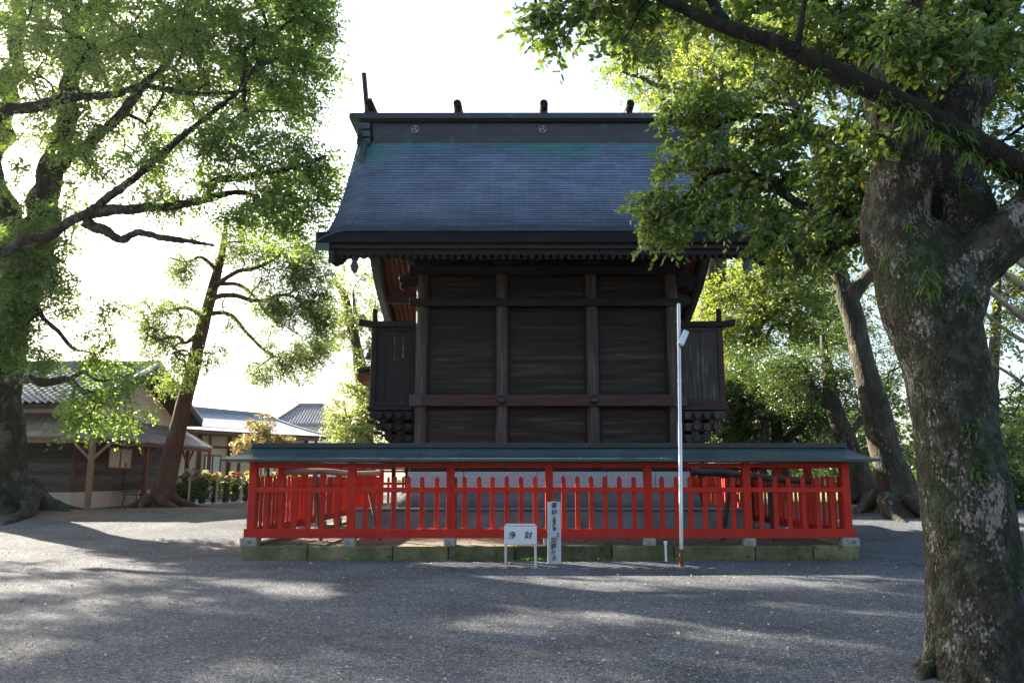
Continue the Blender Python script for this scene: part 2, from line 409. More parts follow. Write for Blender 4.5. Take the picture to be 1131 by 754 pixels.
# roof shingles: UV u along the eave (m), v counts the courses
def shingle_mat():
    m, nt, b = nodes_of('copper_shingle_courses')
    tc = nt.nodes.new('ShaderNodeTexCoord')
    sep = nt.nodes.new('ShaderNodeSeparateXYZ'); nt.links.new(tc.outputs['UV'], sep.inputs[0])
    def mth(op, a, b=None):
        q = nt.nodes.new('ShaderNodeMath'); q.operation = op
        for k, v in enumerate((a, b)):
            if v is None: continue
            if isinstance(v, (int, float)): q.inputs[k].default_value = v
            else: nt.links.new(v, q.inputs[k])
        return q.outputs[0]
    row = mth('FLOOR', sep.outputs[1])
    fr_ = mth('FRACT', mth('ADD', mth('MULTIPLY', sep.outputs[0], 1 / 0.66), mth('MULTIPLY', row, 0.5)))
    tick = mth('LESS_THAN', fr_, 0.028)
    wn_ = nt.nodes.new('ShaderNodeTexWhiteNoise'); wn_.noise_dimensions = '2D'
    cv = nt.nodes.new('ShaderNodeCombineXYZ')
    nt.links.new(mth('FLOOR', mth('ADD', mth('MULTIPLY', sep.outputs[0], 1 / 0.66), mth('MULTIPLY', row, 0.5))), cv.inputs[0]); nt.links.new(row, cv.inputs[1])
    nt.links.new(cv.outputs[0], wn_.inputs['Vector'])
    n1 = noise_node(nt, mapping(nt, (1,1,1)), 0.9, 8, 0.65)
    c = ramp(nt, [(0.3, (0.078,0.108,0.162)), (0.55, (0.118,0.154,0.216)), (0.8, (0.19,0.225,0.285))], n1)
    c = mixc(nt, 1.0, c, ramp(nt, [(0.0, (0.82,0.82,0.82)), (1.0, (1.15,1.15,1.15))], wn_.outputs['Value']), 'MULTIPLY')
    c = mixc(nt, mth('MULTIPLY', tick, 0.6), c, (0.26,0.30,0.35))
    # green patina that has grown down from the ridge
    mr = nt.nodes.new('ShaderNodeMapRange'); mr.inputs[1].default_value = 28; mr.inputs[2].default_value = 45
    nt.links.new(sep.outputs[1], mr.inputs[0])
    n2 = noise_node(nt, mapping(nt, (1.0,0.5,0.5), loc=(4,4,4)), 0.9, 8, 0.7)
    n2r = ramp(nt, [(0.34, (0,0,0)), (0.68, (1,1,1))], n2)
    ad = mth('ADD', mth('MULTIPLY', mr.outputs[0], 0.62), mth('MULTIPLY', n2r, 0.55))
    g = ramp(nt, [(0.50, (0,0,0)), (0.92, (0.9,0.9,0.9))], ad)
    c = mixc(nt, g, c, (0.055,0.235,0.195))
    nt.links.new(c, b.inputs['Base Color'])
    b.inputs['Roughness'].default_value = 0.42
    b.inputs['Specular IOR Level'].default_value = 0.5
    bump(nt, b, noise_node(nt, mapping(nt, (1,1,1)), 14, 6), 0.12, 0.01)
    return m
M['shingle'] = shingle_mat()

def gravel_mat():
    m, nt, b = nodes_of('fine_grey_gravel')
    v = mapping(nt, (1,1,1))
    vor = nt.nodes.new('ShaderNodeTexVoronoi'); vor.inputs['Scale'].default_value = 55
    nt.links.new(v, vor.inputs['Vector'])
    sep = nt.nodes.new('ShaderNodeSeparateColor'); nt.links.new(vor.outputs['Color'], sep.inputs[0])
    c1 = ramp(nt, [(0.0, (0.048,0.054,0.064)), (0.5, (0.104,0.114,0.128)), (0.85, (0.17,0.181,0.197)), (0.97, (0.235,0.24,0.245)), (1.0, (0.48,0.455,0.41))], sep.outputs[0])
    n2 = noise_node(nt, v, 0.55, 9, 0.65)
    c2 = ramp(nt, [(0.32, (0.62,0.63,0.64)), (0.68, (1.25,1.24,1.22))], n2)
    c = mixc(nt, 1.0, c1, c2, 'MULTIPLY')
    n3 = noise_node(nt, mapping(nt, (1,1,1), loc=(8,3,0)), 0.9, 9, 0.7)
    c = mixc(nt, ramp(nt, [(0.60, (0,0,0)), (0.75, (0.35,0.35,0.35))], n3), c, (0.17,0.13,0.085))
    nt.links.new(c, b.inputs['Base Color'])
    b.inputs['Roughness'].default_value = 0.95; b.inputs['Specular IOR Level'].default_value = 0.15
    add = nt.nodes.new('ShaderNodeMath'); add.operation = 'ADD'
    nt.links.new(vor.outputs['Distance'], add.inputs[0])
    nt.links.new(noise_node(nt, v, 3.0, 9, 0.7), add.inputs[1])
    bump(nt, b, add.outputs[0], 0.9, 0.03)
    return m
M['gravel'] = gravel_mat()
M['dirt'] = surf('bare_brown_earth', [(0.3, (0.06,0.045,0.03)), (0.55, (0.12,0.095,0.07)), (0.8, (0.2,0.165,0.13))], 3, rough=0.95, bmp=0.8, bdist=0.03, fine=20)
M['lawn'] = surf('mown_lawn', [(0.3, (0.06,0.11,0.02)), (0.7, (0.12,0.18,0.04))], 3, rough=0.9, bmp=0.6, fine=40)
M['stones'] = leaf_mat('loose_pebbles', [(0.0, (0.09,0.09,0.09)), (0.6, (0.2,0.195,0.19)), (1.0, (0.42,0.40,0.36))], 0.0, 0.9)
M['litter'] = leaf_mat('fallen_leaf_colours', [(0.0, (0.22,0.09,0.04)), (0.3, (0.20,0.14,0.08)), (0.7, (0.36,0.28,0.17)), (1.0, (0.45,0.40,0.30))], 0.1, 0.7)

# ------------------------------------------------------------------ ground
def axis_lines(lo, hi, dense_lo, dense_hi, step):
    a = list(np.arange(dense_lo, dense_hi + 1e-6, step))
    s, x = step, dense_hi
    while x < hi:
        s *= 1.35; x = min(x + s, hi); a.append(x)
    s, x = step, dense_lo
    while x > lo:
        s *= 1.35; x = max(x - s, lo); a.insert(0, x)
    return np.array(a)

xs = axis_lines(-900, 900, -24, 24, 0.35)
ys = axis_lines(-40, 1200, 2, 38, 0.35)
gx, gy = np.meshgrid(xs, ys)
gzv = gz(gx, gy)
und = np.array([[noise.noise(Vector((x * 0.45, y * 0.45, 0))) * 0.018 + noise.noise(Vector((x * 1.6, y * 1.6, 5))) * 0.006 for x in xs] for y in ys])
inside = (np.abs(gx - 0.76) < 6.2) & (gy > 16.2) & (gy < 33.2)
gzv = gzv + np.where(inside, -0.03, und)
nx, ny = len(xs), len(ys)
me = bpy.data.meshes.new('ground')
verts = np.stack([gx, gy, gzv], -1).reshape(-1, 3)
idx = np.arange(nx * ny).reshape(ny, nx)
quads = np.stack([idx[:-1, :-1], idx[:-1, 1:], idx[1:, 1:], idx[1:, :-1]], -1).reshape(-1, 4)
me.from_pydata(verts.tolist(), [], quads.tolist())
me.polygons.foreach_set('use_smooth', [True] * len(me.polygons))
me.materials.append(M['gravel'])
g = bpy.data.objects.new('ground', me); COL.objects.link(g); tag(g, 'grey gravel forecourt of the shrine', None, None, 'structure')

def earth_patch(cx, cy, rx, ry, seed):
    """A sheet of bare earth laid over the gravel round a trunk."""
    vs, fs = [], []
    rings, seg = 8, 40
    for i in range(rings + 1):
        for k in range(seg):
            a = 2 * math.pi * k / seg
            w = 1 + 0.22 * noise.noise(Vector((math.cos(a) * 1.6 + seed, math.sin(a) * 1.6, seed)))
            f = i / rings
            x, y = cx + rx * f * w * math.cos(a), cy + ry * f * w * math.sin(a)
            h = 0.045 * (1 - f ** 3) + 0.02 * noise.noise(Vector((x * 1.3, y * 1.3, seed))) * (1 - f) - (0.03 if i == rings else 0)
            vs.append((x, y, gzf(x, y) + h + 0.004))
    for i in range(rings):
        for k in range(seg):
            k2 = (k + 1) % seg
            fs.append((i*seg+k, i*seg+k2, (i+1)*seg+k2, (i+1)*seg+k))
    o = MB().add(vs, fs).build('earth_ground', M['dirt'], smooth=True)
    tag(o, kind='structure')
earth_patch(-16.4, 26.2, 4.6, 2.6, 1); earth_patch(-12.0, 28.2, 2.8, 1.7, 2)
earth_patch(12.8, 27.4, 3.8, 2.6, 3); earth_patch(10.8, 31.0, 3.6, 2.4, 4)
o = MB().box(9, 60, 44, 90, 0.30, 0.452).build('lawn', M['lawn']); tag(o, kind='structure')

FX0, FX1, FY0, FY1 = -5.30, 6.82, 16.60, 32.90
o = MB().box(FX0 - 0.0, FX1 + 0.0, FY0 - 0.05, FY1, 0.02, 0.232).build('enclosure_ground', M['dirt']); tag(o, kind='structure')

# ------------------------------------------------------------------ mossy stone kerb under the fence
rk = random.Random(3)
kb = empty('stone_kerb', (0.76, 16.5, 0), 'low kerb of mossy green and brown stone blocks under the red fences', 'kerb')
mb = MB()
def kerb_row(horizontal, fixed, a, b):
    x = a
    while x < b - 0.05:
        L = min(rk.uniform(1.1, 2.1), b - x)
        if b - x - L < 0.5: L = b - x
        j = rk.uniform(-0.012, 0.012); top = 0.245 + rk.uniform(-0.012, 0.012)
        if horizontal: mb.box(x + 0.010, x + L - 0.010, fixed + j, fixed + 0.26 + j, -0.15, top)
        else: mb.box(fixed + j, fixed + 0.26 + j, x + 0.006, x + L - 0.006, -0.15, top)
        x += L
kerb_row(True, FY0 - 0.19, FX0 - 0.13, FX1 + 0.13)
kerb_row(True, FY1 - 0.07, FX0 - 0.13, FX1 + 0.13)
kerb_row(False, FX0 - 0.13, FY0 + 0.09, FY1 - 0.09)
kerb_row(False, FX1 - 0.13, FY0 + 0.09, FY1 - 0.09)
o = mb.build('block_course', M['kerb'], kb, bev=0.018)

# ------------------------------------------------------------------ vermilion fences with copper canopies
pk = MB().prism([(-0.046, 0.56), (0.046, 0.56), (0.046, 1.575), (0.0, 1.63), (-0.046, 1.575)], 'y', -0.024, 0.024)
picket0 = pk.build('picket', M['red'], None, bev=0.004)
post0 = MB().box(-0.078, 0.078, -0.078, 0.078, 0.40, 1.90).build('post', M['red'], None, bev=0.008)
foot0 = MB().box(-0.12, 0.12, -0.12, 0.12, 0.20, 0.405).build('footing', M['footing'], None, bev=0.02)
foot1 = MB().box(-0.17, 0.17, -0.17, 0.17, 0.23, 0.405).build('footing', M['footing'], None, bev=0.02)
strut0 = MB().box(-0.05, 0.05, -0.05, 0.05, 0.20, 1.60).build('support_post', M['darklog'], None, bev=0.01)
protos = [picket0, post0, foot0, foot1, strut0]

def strip_prism(mb, prof, L, m0=1.0, m1=1.0):
    """Closed prism along x; each profile point (y, z) is mitred at both ends."""
    n = len(prof)
    vs = [(y * m0, y, z) for y, z in prof] + [(L - y * m1, y, z) for y, z in prof]
    fs = [tuple(range(n))[::-1], tuple(range(n, 2 * n))] + [(i, (i+1) % n, n + (i+1) % n, n + i) for i in range(n)]
    mb.add(vs, fs)

def fence(name_label, p0, p1, rz, nb, own_corners, supports=()):
    L = (Vector(p1) - Vector(p0)).length
    root = empty('red_fence', (p0[0], p0[1], 0), name_label, 'fence', 'covered red fences round the shrine', rz)
    bay = L / nb
    rp = random.Random(int(L * 100 + rz * 10))
    def put(src, x, y=0.0, z=0.0, r=0.0): return place(src, root, (x, y, z), r)
    for i in range(nb + 1):
        corner = i in (0, nb)
        if corner and not own_corners: continue
        put(post0, i * bay)
        put(foot1 if corner else foot0, i * bay)
    npk = 6
    for i in range(nb):
        for k in range(npk):
            c = put(picket0, i * bay + (k + 1) * bay / (npk + 1) + rp.uniform(-0.006, 0.006), 0, rp.uniform(-0.008, 0.006))
            c.rotation_euler = (rp.uniform(-0.004, 0.004), rp.uniform(-0.006, 0.006), 0)
    for i in supports: put(strut0, i * bay + 0.06, 0.34)
    e = 0.10
    MB().box(-0.115 if own_corners else 0.08, L + 0.115 if own_corners else L - 0.08, -0.115, -0.027, 0.392, 0.578).build('bottom_rail', M['red'], root, local=True, bev=0.006)
    MB().box(0.07, L - 0.07, -0.072, -0.027, 1.30, 1.40).build('middle_rail', M['red'], root, local=True, bev=0.005)
    MB().box(0.05, L - 0.05, -0.05, 0.05, 1.80, 1.885).build('top_beam', M['red'], root, local=True, bev=0.005)
    # canopy
    top = [(-0.53, 1.965), (-0.40, 2.00), (-0.27, 2.055), (-0.13, 2.14), (0.0, 2.235)]
    prof = top + [(-y, z) for y, z in top[-2::-1]]
    prof += [(0.53, 1.915), (0.30, 1.925), (0.06, 1.905), (-0.06, 1.905), (-0.30, 1.925), (-0.53, 1.915)]
    mc = MB(); strip_prism(mc, prof, L)
    cp = mc.build('canopy', M['copper'], root, local=True)
    ms = MB()
    x = -0.3 + 0.41
    while x < L - 0.1:
        for s in (-1, 1):
            for (ya, za), (yb, zb) in zip(top[:-1], top[1:]):
                if s > 0 and (x < 0.55 or x > L - 0.55): continue
                ms.bar((x, s * ya, za + 0.004), (x, s * yb, zb + 0.004), 0.018, 0.014)
        x += 0.82 + rp.uniform(-0.02, 0.02)
    ms.build('seam', M['copper'], cp, local=True)
    MB().box(-0.06, L + 0.06, -0.085, 0.085, 2.19, 2.30).build('ridge_cap', M['black'], cp, local=True, bev=0.012)
    return root

fence('long red picket fence facing the gravel, with the two white signs before it', (FX0, FY0), (FX1, FY0), 0.0, 6, True, (2, 4))
fence('red side fence running back on the chrysanthemum display side of the shrine', (FX0, FY1), (FX0, FY0), R(-90), 8, False)
fence('red side fence running back on the wooded side with the huge trunks', (FX1, FY0), (FX1, FY1), R(90), 8, False)
fence('far red fence closing the enclosure behind the shrine building', (FX1, FY1), (FX0, FY1), R(180), 6, True)
for p in protos: bpy.data.objects.remove(p)

# ------------------------------------------------------------------ the shrine building
CX = 0.95
S = empty('shrine_building', (CX, 23.5, 0.23), 'dark timber shrine building with big blue grey copper roof', 'shrine')
wl = S
def part(mb, name, mat, parent=None, **k): return mb.build(name, mat, parent or S, **k)

# stone base
mb = MB()
xs0 = CX - 4.9
for i in range(7): mb.box(xs0 + i * 1.4 + 0.004, xs0 + (i + 1) * 1.4 - 0.004, 20.0, 20.6, 0.20, 0.80)
mb.box(CX - 4.9, CX + 4.9, 20.604, 29.5, 0.20, 0.796)
part(mb, 'stone_platform', M['slabstone'], bev=0.015)
part(MB().box(CX - 4.94, CX + 4.94, 19.95, 20.7, 0.80, 0.85), 'platform_edge', M['slabstone'], bev=0.015)
mb = MB()   # rounded mound of dressed stone
def rrect(hx, y0, y1, r, z, n=7):
    out = []
    for cxx, cyy, a0 in ((CX+hx-r, y1-r, 0), (CX-hx+r, y1-r, 90), (CX-hx+r, y0+r, 180), (CX+hx-r, y0+r, 270)):
        for k in range(n):
            a = R(a0 + 90 * k / (n - 1)); out.append((cxx + r * math.cos(a), cyy + r * math.sin(a), z))
    return out
prof = [(3.93, 0.80), (3.96, 0.92), (3.95, 1.02), (3.90, 1.12), (3.82, 1.20), (3.70, 1.265), (3.55, 1.30)]
loops = [rrect(hx, 20.95 - (hx - 3.55), 26.3 + (hx - 3.55), 0.55, z) for hx, z in prof]
n = len(loops[0])
mb.add(sum(loops, []), [(i*n+k, i*n+(k+1) % n, (i+1)*n+(k+1) % n, (i+1)*n+k) for i in range(len(loops)-1) for k in range(n)] + [tuple((len(loops)-1)*n + k for k in range(n))])
part(mb, 'rounded_mound', M['darkstone'], smooth=True, auto=40)
mb = MB()
cuts = [-3.65, -2.2, -0.3, 1.5, 2.75, 3.65]
for a, b in zip(cuts[:-1], cuts[1:]): mb.box(CX + a + 0.006, CX + b - 0.006, 20.86, 21.4, 1.30, 1.745)
mb.box(CX - 3.65, CX + 3.65, 21.405, 26.3, 1.30, 1.74)
part(mb, 'granite_sill', M['granite'], bev=0.012)

# body
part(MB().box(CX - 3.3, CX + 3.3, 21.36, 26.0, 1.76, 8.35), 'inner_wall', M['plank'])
PX = (-3.38, -1.22, 1.21, 3.38)
for i, x in enumerate(PX):
    mb = MB(); mb.lathe([(0.165, 1.75), (0.17, 4.5), (0.162, 7.1)], (CX + x, 21.17, 0), 20)
    part(mb, 'pillar', M['pillar'], smooth=True, auto=50)
for x in (-3.38, 3.38):
    for y in (23.5, 25.9):
        mb = MB(); mb.lathe([(0.165, 1.75), (0.162, 7.1)], (CX + x, y, 0), 16)
        part(mb, 'pillar', M['pillar'], smooth=True, auto=50)
rb = random.Random(5)
def panel(x0, x1, z0, z1, nb):
    mb = MB(); h = (z1 - z0) / nb
    for k in range(nb):
        d = rb.uniform(0, 0.004)
        mb.box(x0, x1, 21.27 + d, 21.34, z0 + k * h + 0.001, z0 + (k + 1) * h - 0.001)
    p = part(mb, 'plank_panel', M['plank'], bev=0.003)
    f = MB(); w = 0.055
    f.box(x0, x0 + w, 21.205, 21.265, z0, z1); f.box(x1 - w, x1, 21.205, 21.265, z0, z1)
    f.box(x0 + w, x1 - w, 21.205, 21.262, z0, z0 + w); f.box(x0 + w, x1 - w, 21.205, 21.262, z1 - w, z1)
    f.build('panel_frame', M['beam'], p, bev=0.006)
for a, b in zip(PX[:-1], PX[1:]):
    x0, x1 = CX + a + 0.155, CX + b - 0.155
    panel(x0, x1, 3.76, 6.13, 5); panel(x0, x1, 2.06, 3.44, 3); panel(x0, x1, 6.36, 7.02, 2)
nag = part(MB().box(CX - 3.32, CX + 3.32, 20.935, 21.30, 3.45, 3.75), 'waist_beam', M['brownbeam'], bev=0.012)
for s in (-1, 1):
    part(MB().box(CX + s * 3.62 - 0.29, CX + s * 3.62 + 0.29, 20.925, 21.32, 3.44, 3.76) if False else
         MB().box(min(CX + s * 3.322, CX + s * 3.66), max(CX + s * 3.322, CX + s * 3.66), 20.928, 21.31, 3.442, 3.758), 'corner_fitting', M['black'], nag, bev=0.01)
def nail(x, z, y, par):
    mb = MB()
    prof = [(0.115, 0.0), (0.112, 0.03), (0.085, 0.065), (0.04, 0.085), (0.001, 0.09)]
    sides = 18; vs = []; fs = []
    for r, d in prof:
        for k in range(sides):
            a = 2 * math.pi * k / sides; vs.append((x + r * math.cos(a), y - d, z + r * math.sin(a)))
    for i in range(len(prof) - 1):
        for k in range(sides): fs.append((i*sides+k, i*sides+(k+1) % sides, (i+1)*sides+(k+1) % sides, (i+1)*sides+k))
    mb.add(vs, fs); mb.build('nail_cover', M['black'], par, smooth=True)
for x in PX[1:3]: nail(CX + x, 3.6, 20.935, nag)
low = part(MB().box(CX - 3.6, CX + 3.6, 20.93, 21.30, 1.75, 2.05), 'ground_beam', M['beam'], bev=0.012)
for x in PX[1:3]: nail(CX + x, 1.9, 20.93, low)
part(MB().box(CX - 3.72, CX + 3.72, 20.95, 21.30, 6.14, 6.35), 'upper_beam', M['beam'], bev=0.012)
part(MB().box(CX - 3.75, CX + 3.75, 20.97, 21.30, 7.03, 7.28), 'head_beam', M['beam'], bev=0.012)
for i, x in enumerate(PX):
    mb = MB()
    mb.box(CX + x - 0.24, CX + x + 0.24, 20.93, 21.4, 7.285, 7.42)
    mb.prism([(CX+x-0.75, 7.56), (CX+x-0.6, 7.44), (CX+x+0.6, 7.44), (CX+x+0.75, 7.56), (CX+x+0.75, 7.64), (CX+x-0.75, 7.64)], 'y', 21.06, 21.24)
    for d in (-0.6, 0, 0.6): mb.prism([(CX+x+d-0.13, 7.80), (CX+x+d-0.09, 7.645), (CX+x+d+0.09, 7.645), (CX+x+d+0.13, 7.80)], 'y', 21.0, 21.3)
    part(mb, 'bracket_set', M['beam'], bev=0.01)
part(MB().box(CX - 5.1, CX + 5.1, 21.03, 21.27, 7.80, 7.98), 'eave_purlin', M['beam'], bev=0.01)
# frog-leg struts between the brackets
for a, b in zip(PX[:-1], PX[1:]):
    c = CX + (a + b) / 2
    mb = MB().prism([(c-0.62, 7.285), (c-0.5, 7.4), (c-0.3, 7.52), (c-0.14, 7.74), (c+0.14, 7.74), (c+0.3, 7.52), (c+0.5, 7.4), (c+0.62, 7.285), (c+0.34, 7.285), (c+0.2, 7.42), (c, 7.5), (c-0.2, 7.42), (c-0.34, 7.285)], 'y', 21.1, 21.22)
    part(mb, 'frog_leg_strut', M['beam'])
# carved noses that stick out past the corner pillars
for s in (-1, 1):
    out = [(3.5, 6.72), (3.72, 6.70), (3.80, 6.62), (3.92, 6.60), (4.0, 6.70), (3.96, 6.80), (4.04, 6.86), (4.02, 6.98), (3.90, 7.02), (3.84, 7.10), (3.7, 7.06), (3.5, 7.0)]
    part(MB().prism([(CX + s * x, z) for x, z in out], 'y', 21.05, 21.27), 'carved_nose', M['beam'], bev=0.02)
    out = [(3.5, 7.42), (3.8, 7.40), (3.95, 7.48), (4.12, 7.46), (4.2, 7.56), (4.1, 7.66), (4.0, 7.72), (3.8, 7.74), (3.5, 7.7)]
    part(MB().prism([(CX + s * x, z) for x, z in out], 'y', 21.0, 21.22), 'carved_nose', M['beam'], bev=0.02)

# veranda at both sides, its end screens and stepped brackets
for s in (-1, 1):
    X = lambda v: CX + s * v
    def bx(mb, a, b, y0, y1, z0, z1): mb.box(min(X(a), X(b)), max(X(a), X(b)), y0, y1, z0, z1); return mb
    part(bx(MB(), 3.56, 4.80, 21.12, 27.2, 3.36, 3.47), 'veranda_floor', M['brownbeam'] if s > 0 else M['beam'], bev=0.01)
    fr = MB()
    bx(fr, 4.60, 4.75, 21.20, 21.34, 3.475, 5.60); bx(fr, 3.56, 3.66, 21.22, 21.32, 3.475, 5.60)
    bx(fr, 3.662, 4.598, 21.20, 21.34, 3.475, 3.66 if s > 0 else 3.58); bx(fr, 3.662, 4.598, 21.22, 21.33, 5.50, 5.60)
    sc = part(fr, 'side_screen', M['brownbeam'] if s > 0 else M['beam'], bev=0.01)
    pn = MB(); w = 0.936 / 4
    for k in range(4):
        d = rb.uniform(0, 0.006); a = 3.662 + k * w
        bx(pn, a + 0.003, a + w - 0.003, 21.255 + d, 21.30, 3.583 if s < 0 else 3.663, 5.498)
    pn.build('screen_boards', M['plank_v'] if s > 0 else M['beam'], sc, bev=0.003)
    rail = MB()
    pts = [(3.56, 5.605, 5.76), (4.3, 5.605, 5.76), (4.75, 5.615, 5.775), (5.10, 5.66, 5.83)]
    top = [(X(a), c) for a, b, c in pts]; bot = [(X(a), b) for a, b, c in pts]
    rail.prism(bot + top[::-1], 'y', 21.16, 21.38)
    rail.build('screen_rail', M['beam'], sc, bev=0.01)
    bx(MB(), 4.62, 4.74, 21.20, 21.34, 5.79, 6.12).build('screen_finial', M['beam'], sc, bev=0.015)
    # stepped bracketing
    tiers = [(3.10, 3.33, 4.72), (2.80, 3.02, 4.52), (2.50, 2.72, 4.30), (2.22, 2.42, 4.08)]
    mb = MB()
    for j, (z0, z1, xe) in enumerate(tiers):
        for y in (21.24, 22.4, 23.5, 24.7, 25.9, 27.0):
            a, b = X(3.54), X(xe)
            zm = (z0 + z1) / 2
            ol = [(X(3.54), z0), (X(xe - 0.16), z0), (X(xe - 0.02), z0 + 0.05), (X(xe + 0.03), zm), (X(xe - 0.02), z1 - 0.03), (X(xe - 0.1), z1), (X(3.54), z1)]
            mb.prism(ol, 'y', y - 0.07, y + 0.07)
            for q in (0.36, 0.70, 0.98):
                xx = 3.54 + (xe - 3.54) * q
                mb.prism([(X(xx) - 0.08, z0 - 0.085), (X(xx) + 0.08, z0 - 0.085), (X(xx) + 0.11, z0 - 0.005), (X(xx) - 0.11, z0 - 0.005)], 'y', y - 0.1, y + 0.1)
        bx(mb, xe - 0.20, xe - 0.10, 21.32, 26.9, z0 + 0.01, z1 - 0.01)
        xx = 3.68
        while xx < xe - 0.06:
            zc = (z0 + z1) / 2
            mb.prism([(X(xx) + 0.085 * math.cos(2*math.pi*q/8 + 0.39), zc + 0.10 * math.sin(2*math.pi*q/8 + 0.39)) for q in range(8)], 'y', 20.98 + 0.05 * j, 21.165)
            xx += 0.255
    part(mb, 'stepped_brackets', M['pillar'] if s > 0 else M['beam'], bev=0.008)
    bx(MB(), 4.62, 4.72, 21.5, 27.0, 3.9, 3.98).build('handrail', M['beam'], S)
    # thin square posts below the veranda
    for y in (21.3, 24.0, 26.9):
        part(bx(MB(), 4.02, 4.12, y - 0.05, y + 0.05, 0.855, 2.3), 'veranda_post', M['beam'])

# roof profile (y, z): ridge to the near eave and ridge to the far eave
NEAR = [(23.5, 12.22), (23.05, 11.62), (22.5, 10.86), (21.6, 9.72), (20.6, 8.70), (19.6, 7.97), (18.72, 7.53)]
FAR = [(23.5, 12.22), (23.95, 11.62), (24.5, 10.86), (25.2, 10.05), (26.2, 9.18), (27.5, 8.50), (29.0, 7.95), (30.6, 7.50)]
def resample(prof, n):
    pts, _ = spline([(0, y, z) for y, z in prof], [1] * len(prof), 240)
    seg = [0.0]
    for a, b in zip(pts[:-1], pts[1:]): seg.append(seg[-1] + (b - a).length)
    out = []
    j = 0
    for i in range(n + 1):
        t = seg[-1] * i / n
        while j < len(seg) - 2 and seg[j + 1] < t: j += 1
        f = (t - seg[j]) / (seg[j + 1] - seg[j])
        q = pts[j].lerp(pts[j + 1], f)
        out.append((q.y, q.z))
    return out
HW = 5.75
NC = 44
def roof_slope(prof):
    pr = resample(prof, NC)[::-1]         # eave first
    xs = [-5.75, -5.70, -5.60, -5.45, -5.25, -5.0] + list(np.linspace(-4.5, 4.5, 19)) + [5.0, 5.25, 5.45, 5.60, 5.70, 5.75]
    def drop(x):
        q = max(0.0, (abs(x) - 4.9) / 0.85); return -0.30 * q * q
    vs, fs, uv = [], [], []
    nxx = len(xs)
    rr = random.Random(11)
    for i in range(NC):
        (y0, z0), (y1, z1) = pr[i], pr[i + 1]
        ph = rr.uniform(0, 50)
        ty, tz = (y0 - y1), (z0 - z1); tl = math.hypot(ty, tz); ty *= 0.035 / tl; tz *= 0.035 / tl
        for k, (y, z, lift, v) in enumerate(((y0, z0, 0.0, i), (y0 + ty, z0 + tz, 0.040, i + 0.02), (y1, z1, 0.004, i + 0.999))):
            for x in xs:
                w = 0.006 * noise.noise(Vector((x * 0.9, ph, 0))) + 0.004 * noise.noise(Vector((x * 3.1, ph, 7)))
                vs.append((CX + x, y, z + lift + drop(x) + (w if k == 1 else 0))); uv.append((x + 20, v))
    rows = NC * 3
    for rI in range(rows - 1):
        for k in range(nxx - 1):
            fs.append((rI*nxx+k, rI*nxx+k+1, (rI+1)*nxx+k+1, (rI+1)*nxx+k))
    me = bpy.data.meshes.new('shingled_slope')
    off = world_loc(S)
    me.from_pydata([(a - off.x, b - off.y, c - off.z) for a, b, c in vs], [], fs)
    ul = me.uv_layers.new(name='UVMap')
    li = np.empty(len(me.loops), np.int32); me.loops.foreach_get('vertex_index', li)
    ul.data.foreach_set('uv', np.array(uv, np.float32)[li].ravel())
    me.materials.append(M['shingle'])
    o = bpy.data.objects.new('shingled_slope', me); COL.objects.link(o)
    return o
ROOF = empty('roof', (0, 0, 0), None, None); ROOF.parent = S
for pf in (NEAR, FAR):
    o = roof_slope(pf); o.parent = ROOF

def under_strip(mb, prof, x0, x1, dt, db, n=24, ymin=None):
    pr = resample(prof, n)
    top = [(y, z + dt) for y, z in pr]; bot = [(y, z + db) for y, z in pr]
    mb.prism(top + bot[::-1], 'x', CX + x0, CX + x1)
    return mb
mb = MB()
for pf in (NEAR[:-1] + [(19.12, 7.71)], FAR): under_strip(mb, pf, -5.55, 5.55, -0.36, -0.46)
mb.build('soffit_boards', M['redwood'], ROOF)
for pf in (NEAR, FAR):
    for s in (-1, 1): under_strip(MB(), pf, min(s * 5.40, s * 5.735), max(s * 5.40, s * 5.735), -0.305, -0.50).build('verge_edge', M['copper'], ROOF)
for s in (-1, 1):
    mb = MB()
    for pf in (NEAR, FAR):
        pr = resample(pf, 24); m = len(pr) - 1
        top = [(y, z - 0.50) for y, z in pr]
        bot = [(y, z - 0.50 - 0.62 + 0.30 * (i / m) ** 1.2) for i, (y, z) in enumerate(pr)]
        mb.prism(top + bot[::-1], 'x', CX + s * 5.28, CX + s * 5.41)
    mb.build('gable_board', M['eaveboard'], ROOF, bev=0.01)
    # end of the board under the eave, with its scroll, and the carved pendants
    mb = MB()
    mb.prism([(CX + s * 5.42, 7.10), (CX + s * 5.40, 6.80), (CX + s * 5.30, 6.72), (CX + s * 5.12, 6.80), (CX + s * 4.95, 6.98), (CX + s * 4.6, 7.06), (CX + s * 4.6, 7.12)], 'y', 18.95, 19.12)
    mb.build('gable_board_tail', M['fascia'], ROOF, bev=0.01)
    mb = MB()
    out = [(-0.05, 7.02), (-0.09, 6.9), (-0.05, 6.84), (-0.10, 6.72), (-0.06, 6.60), (0.0, 6.52), (0.06, 6.60), (0.10, 6.72), (0.05, 6.84), (0.09, 6.9), (0.05, 7.02)]
    mb.prism([(CX + s * 4.83 + x, z) for x, z in out], 'y', 18.98, 19.08)
    mb.build('carved_pendant', M['black'], ROOF, bev=0.008)
    mb = MB()
    out = [(23.1, 11.0), (22.95, 10.5), (23.15, 10.3), (23.3, 9.9), (23.5, 9.7), (23.7, 9.9), (23.85, 10.3), (24.05, 10.5), (23.9, 11.0)]
    mb.prism(out, 'x', CX + s * 5.42, CX + s * 5.48); mb.build('carved_pendant', M['beam'], ROOF)
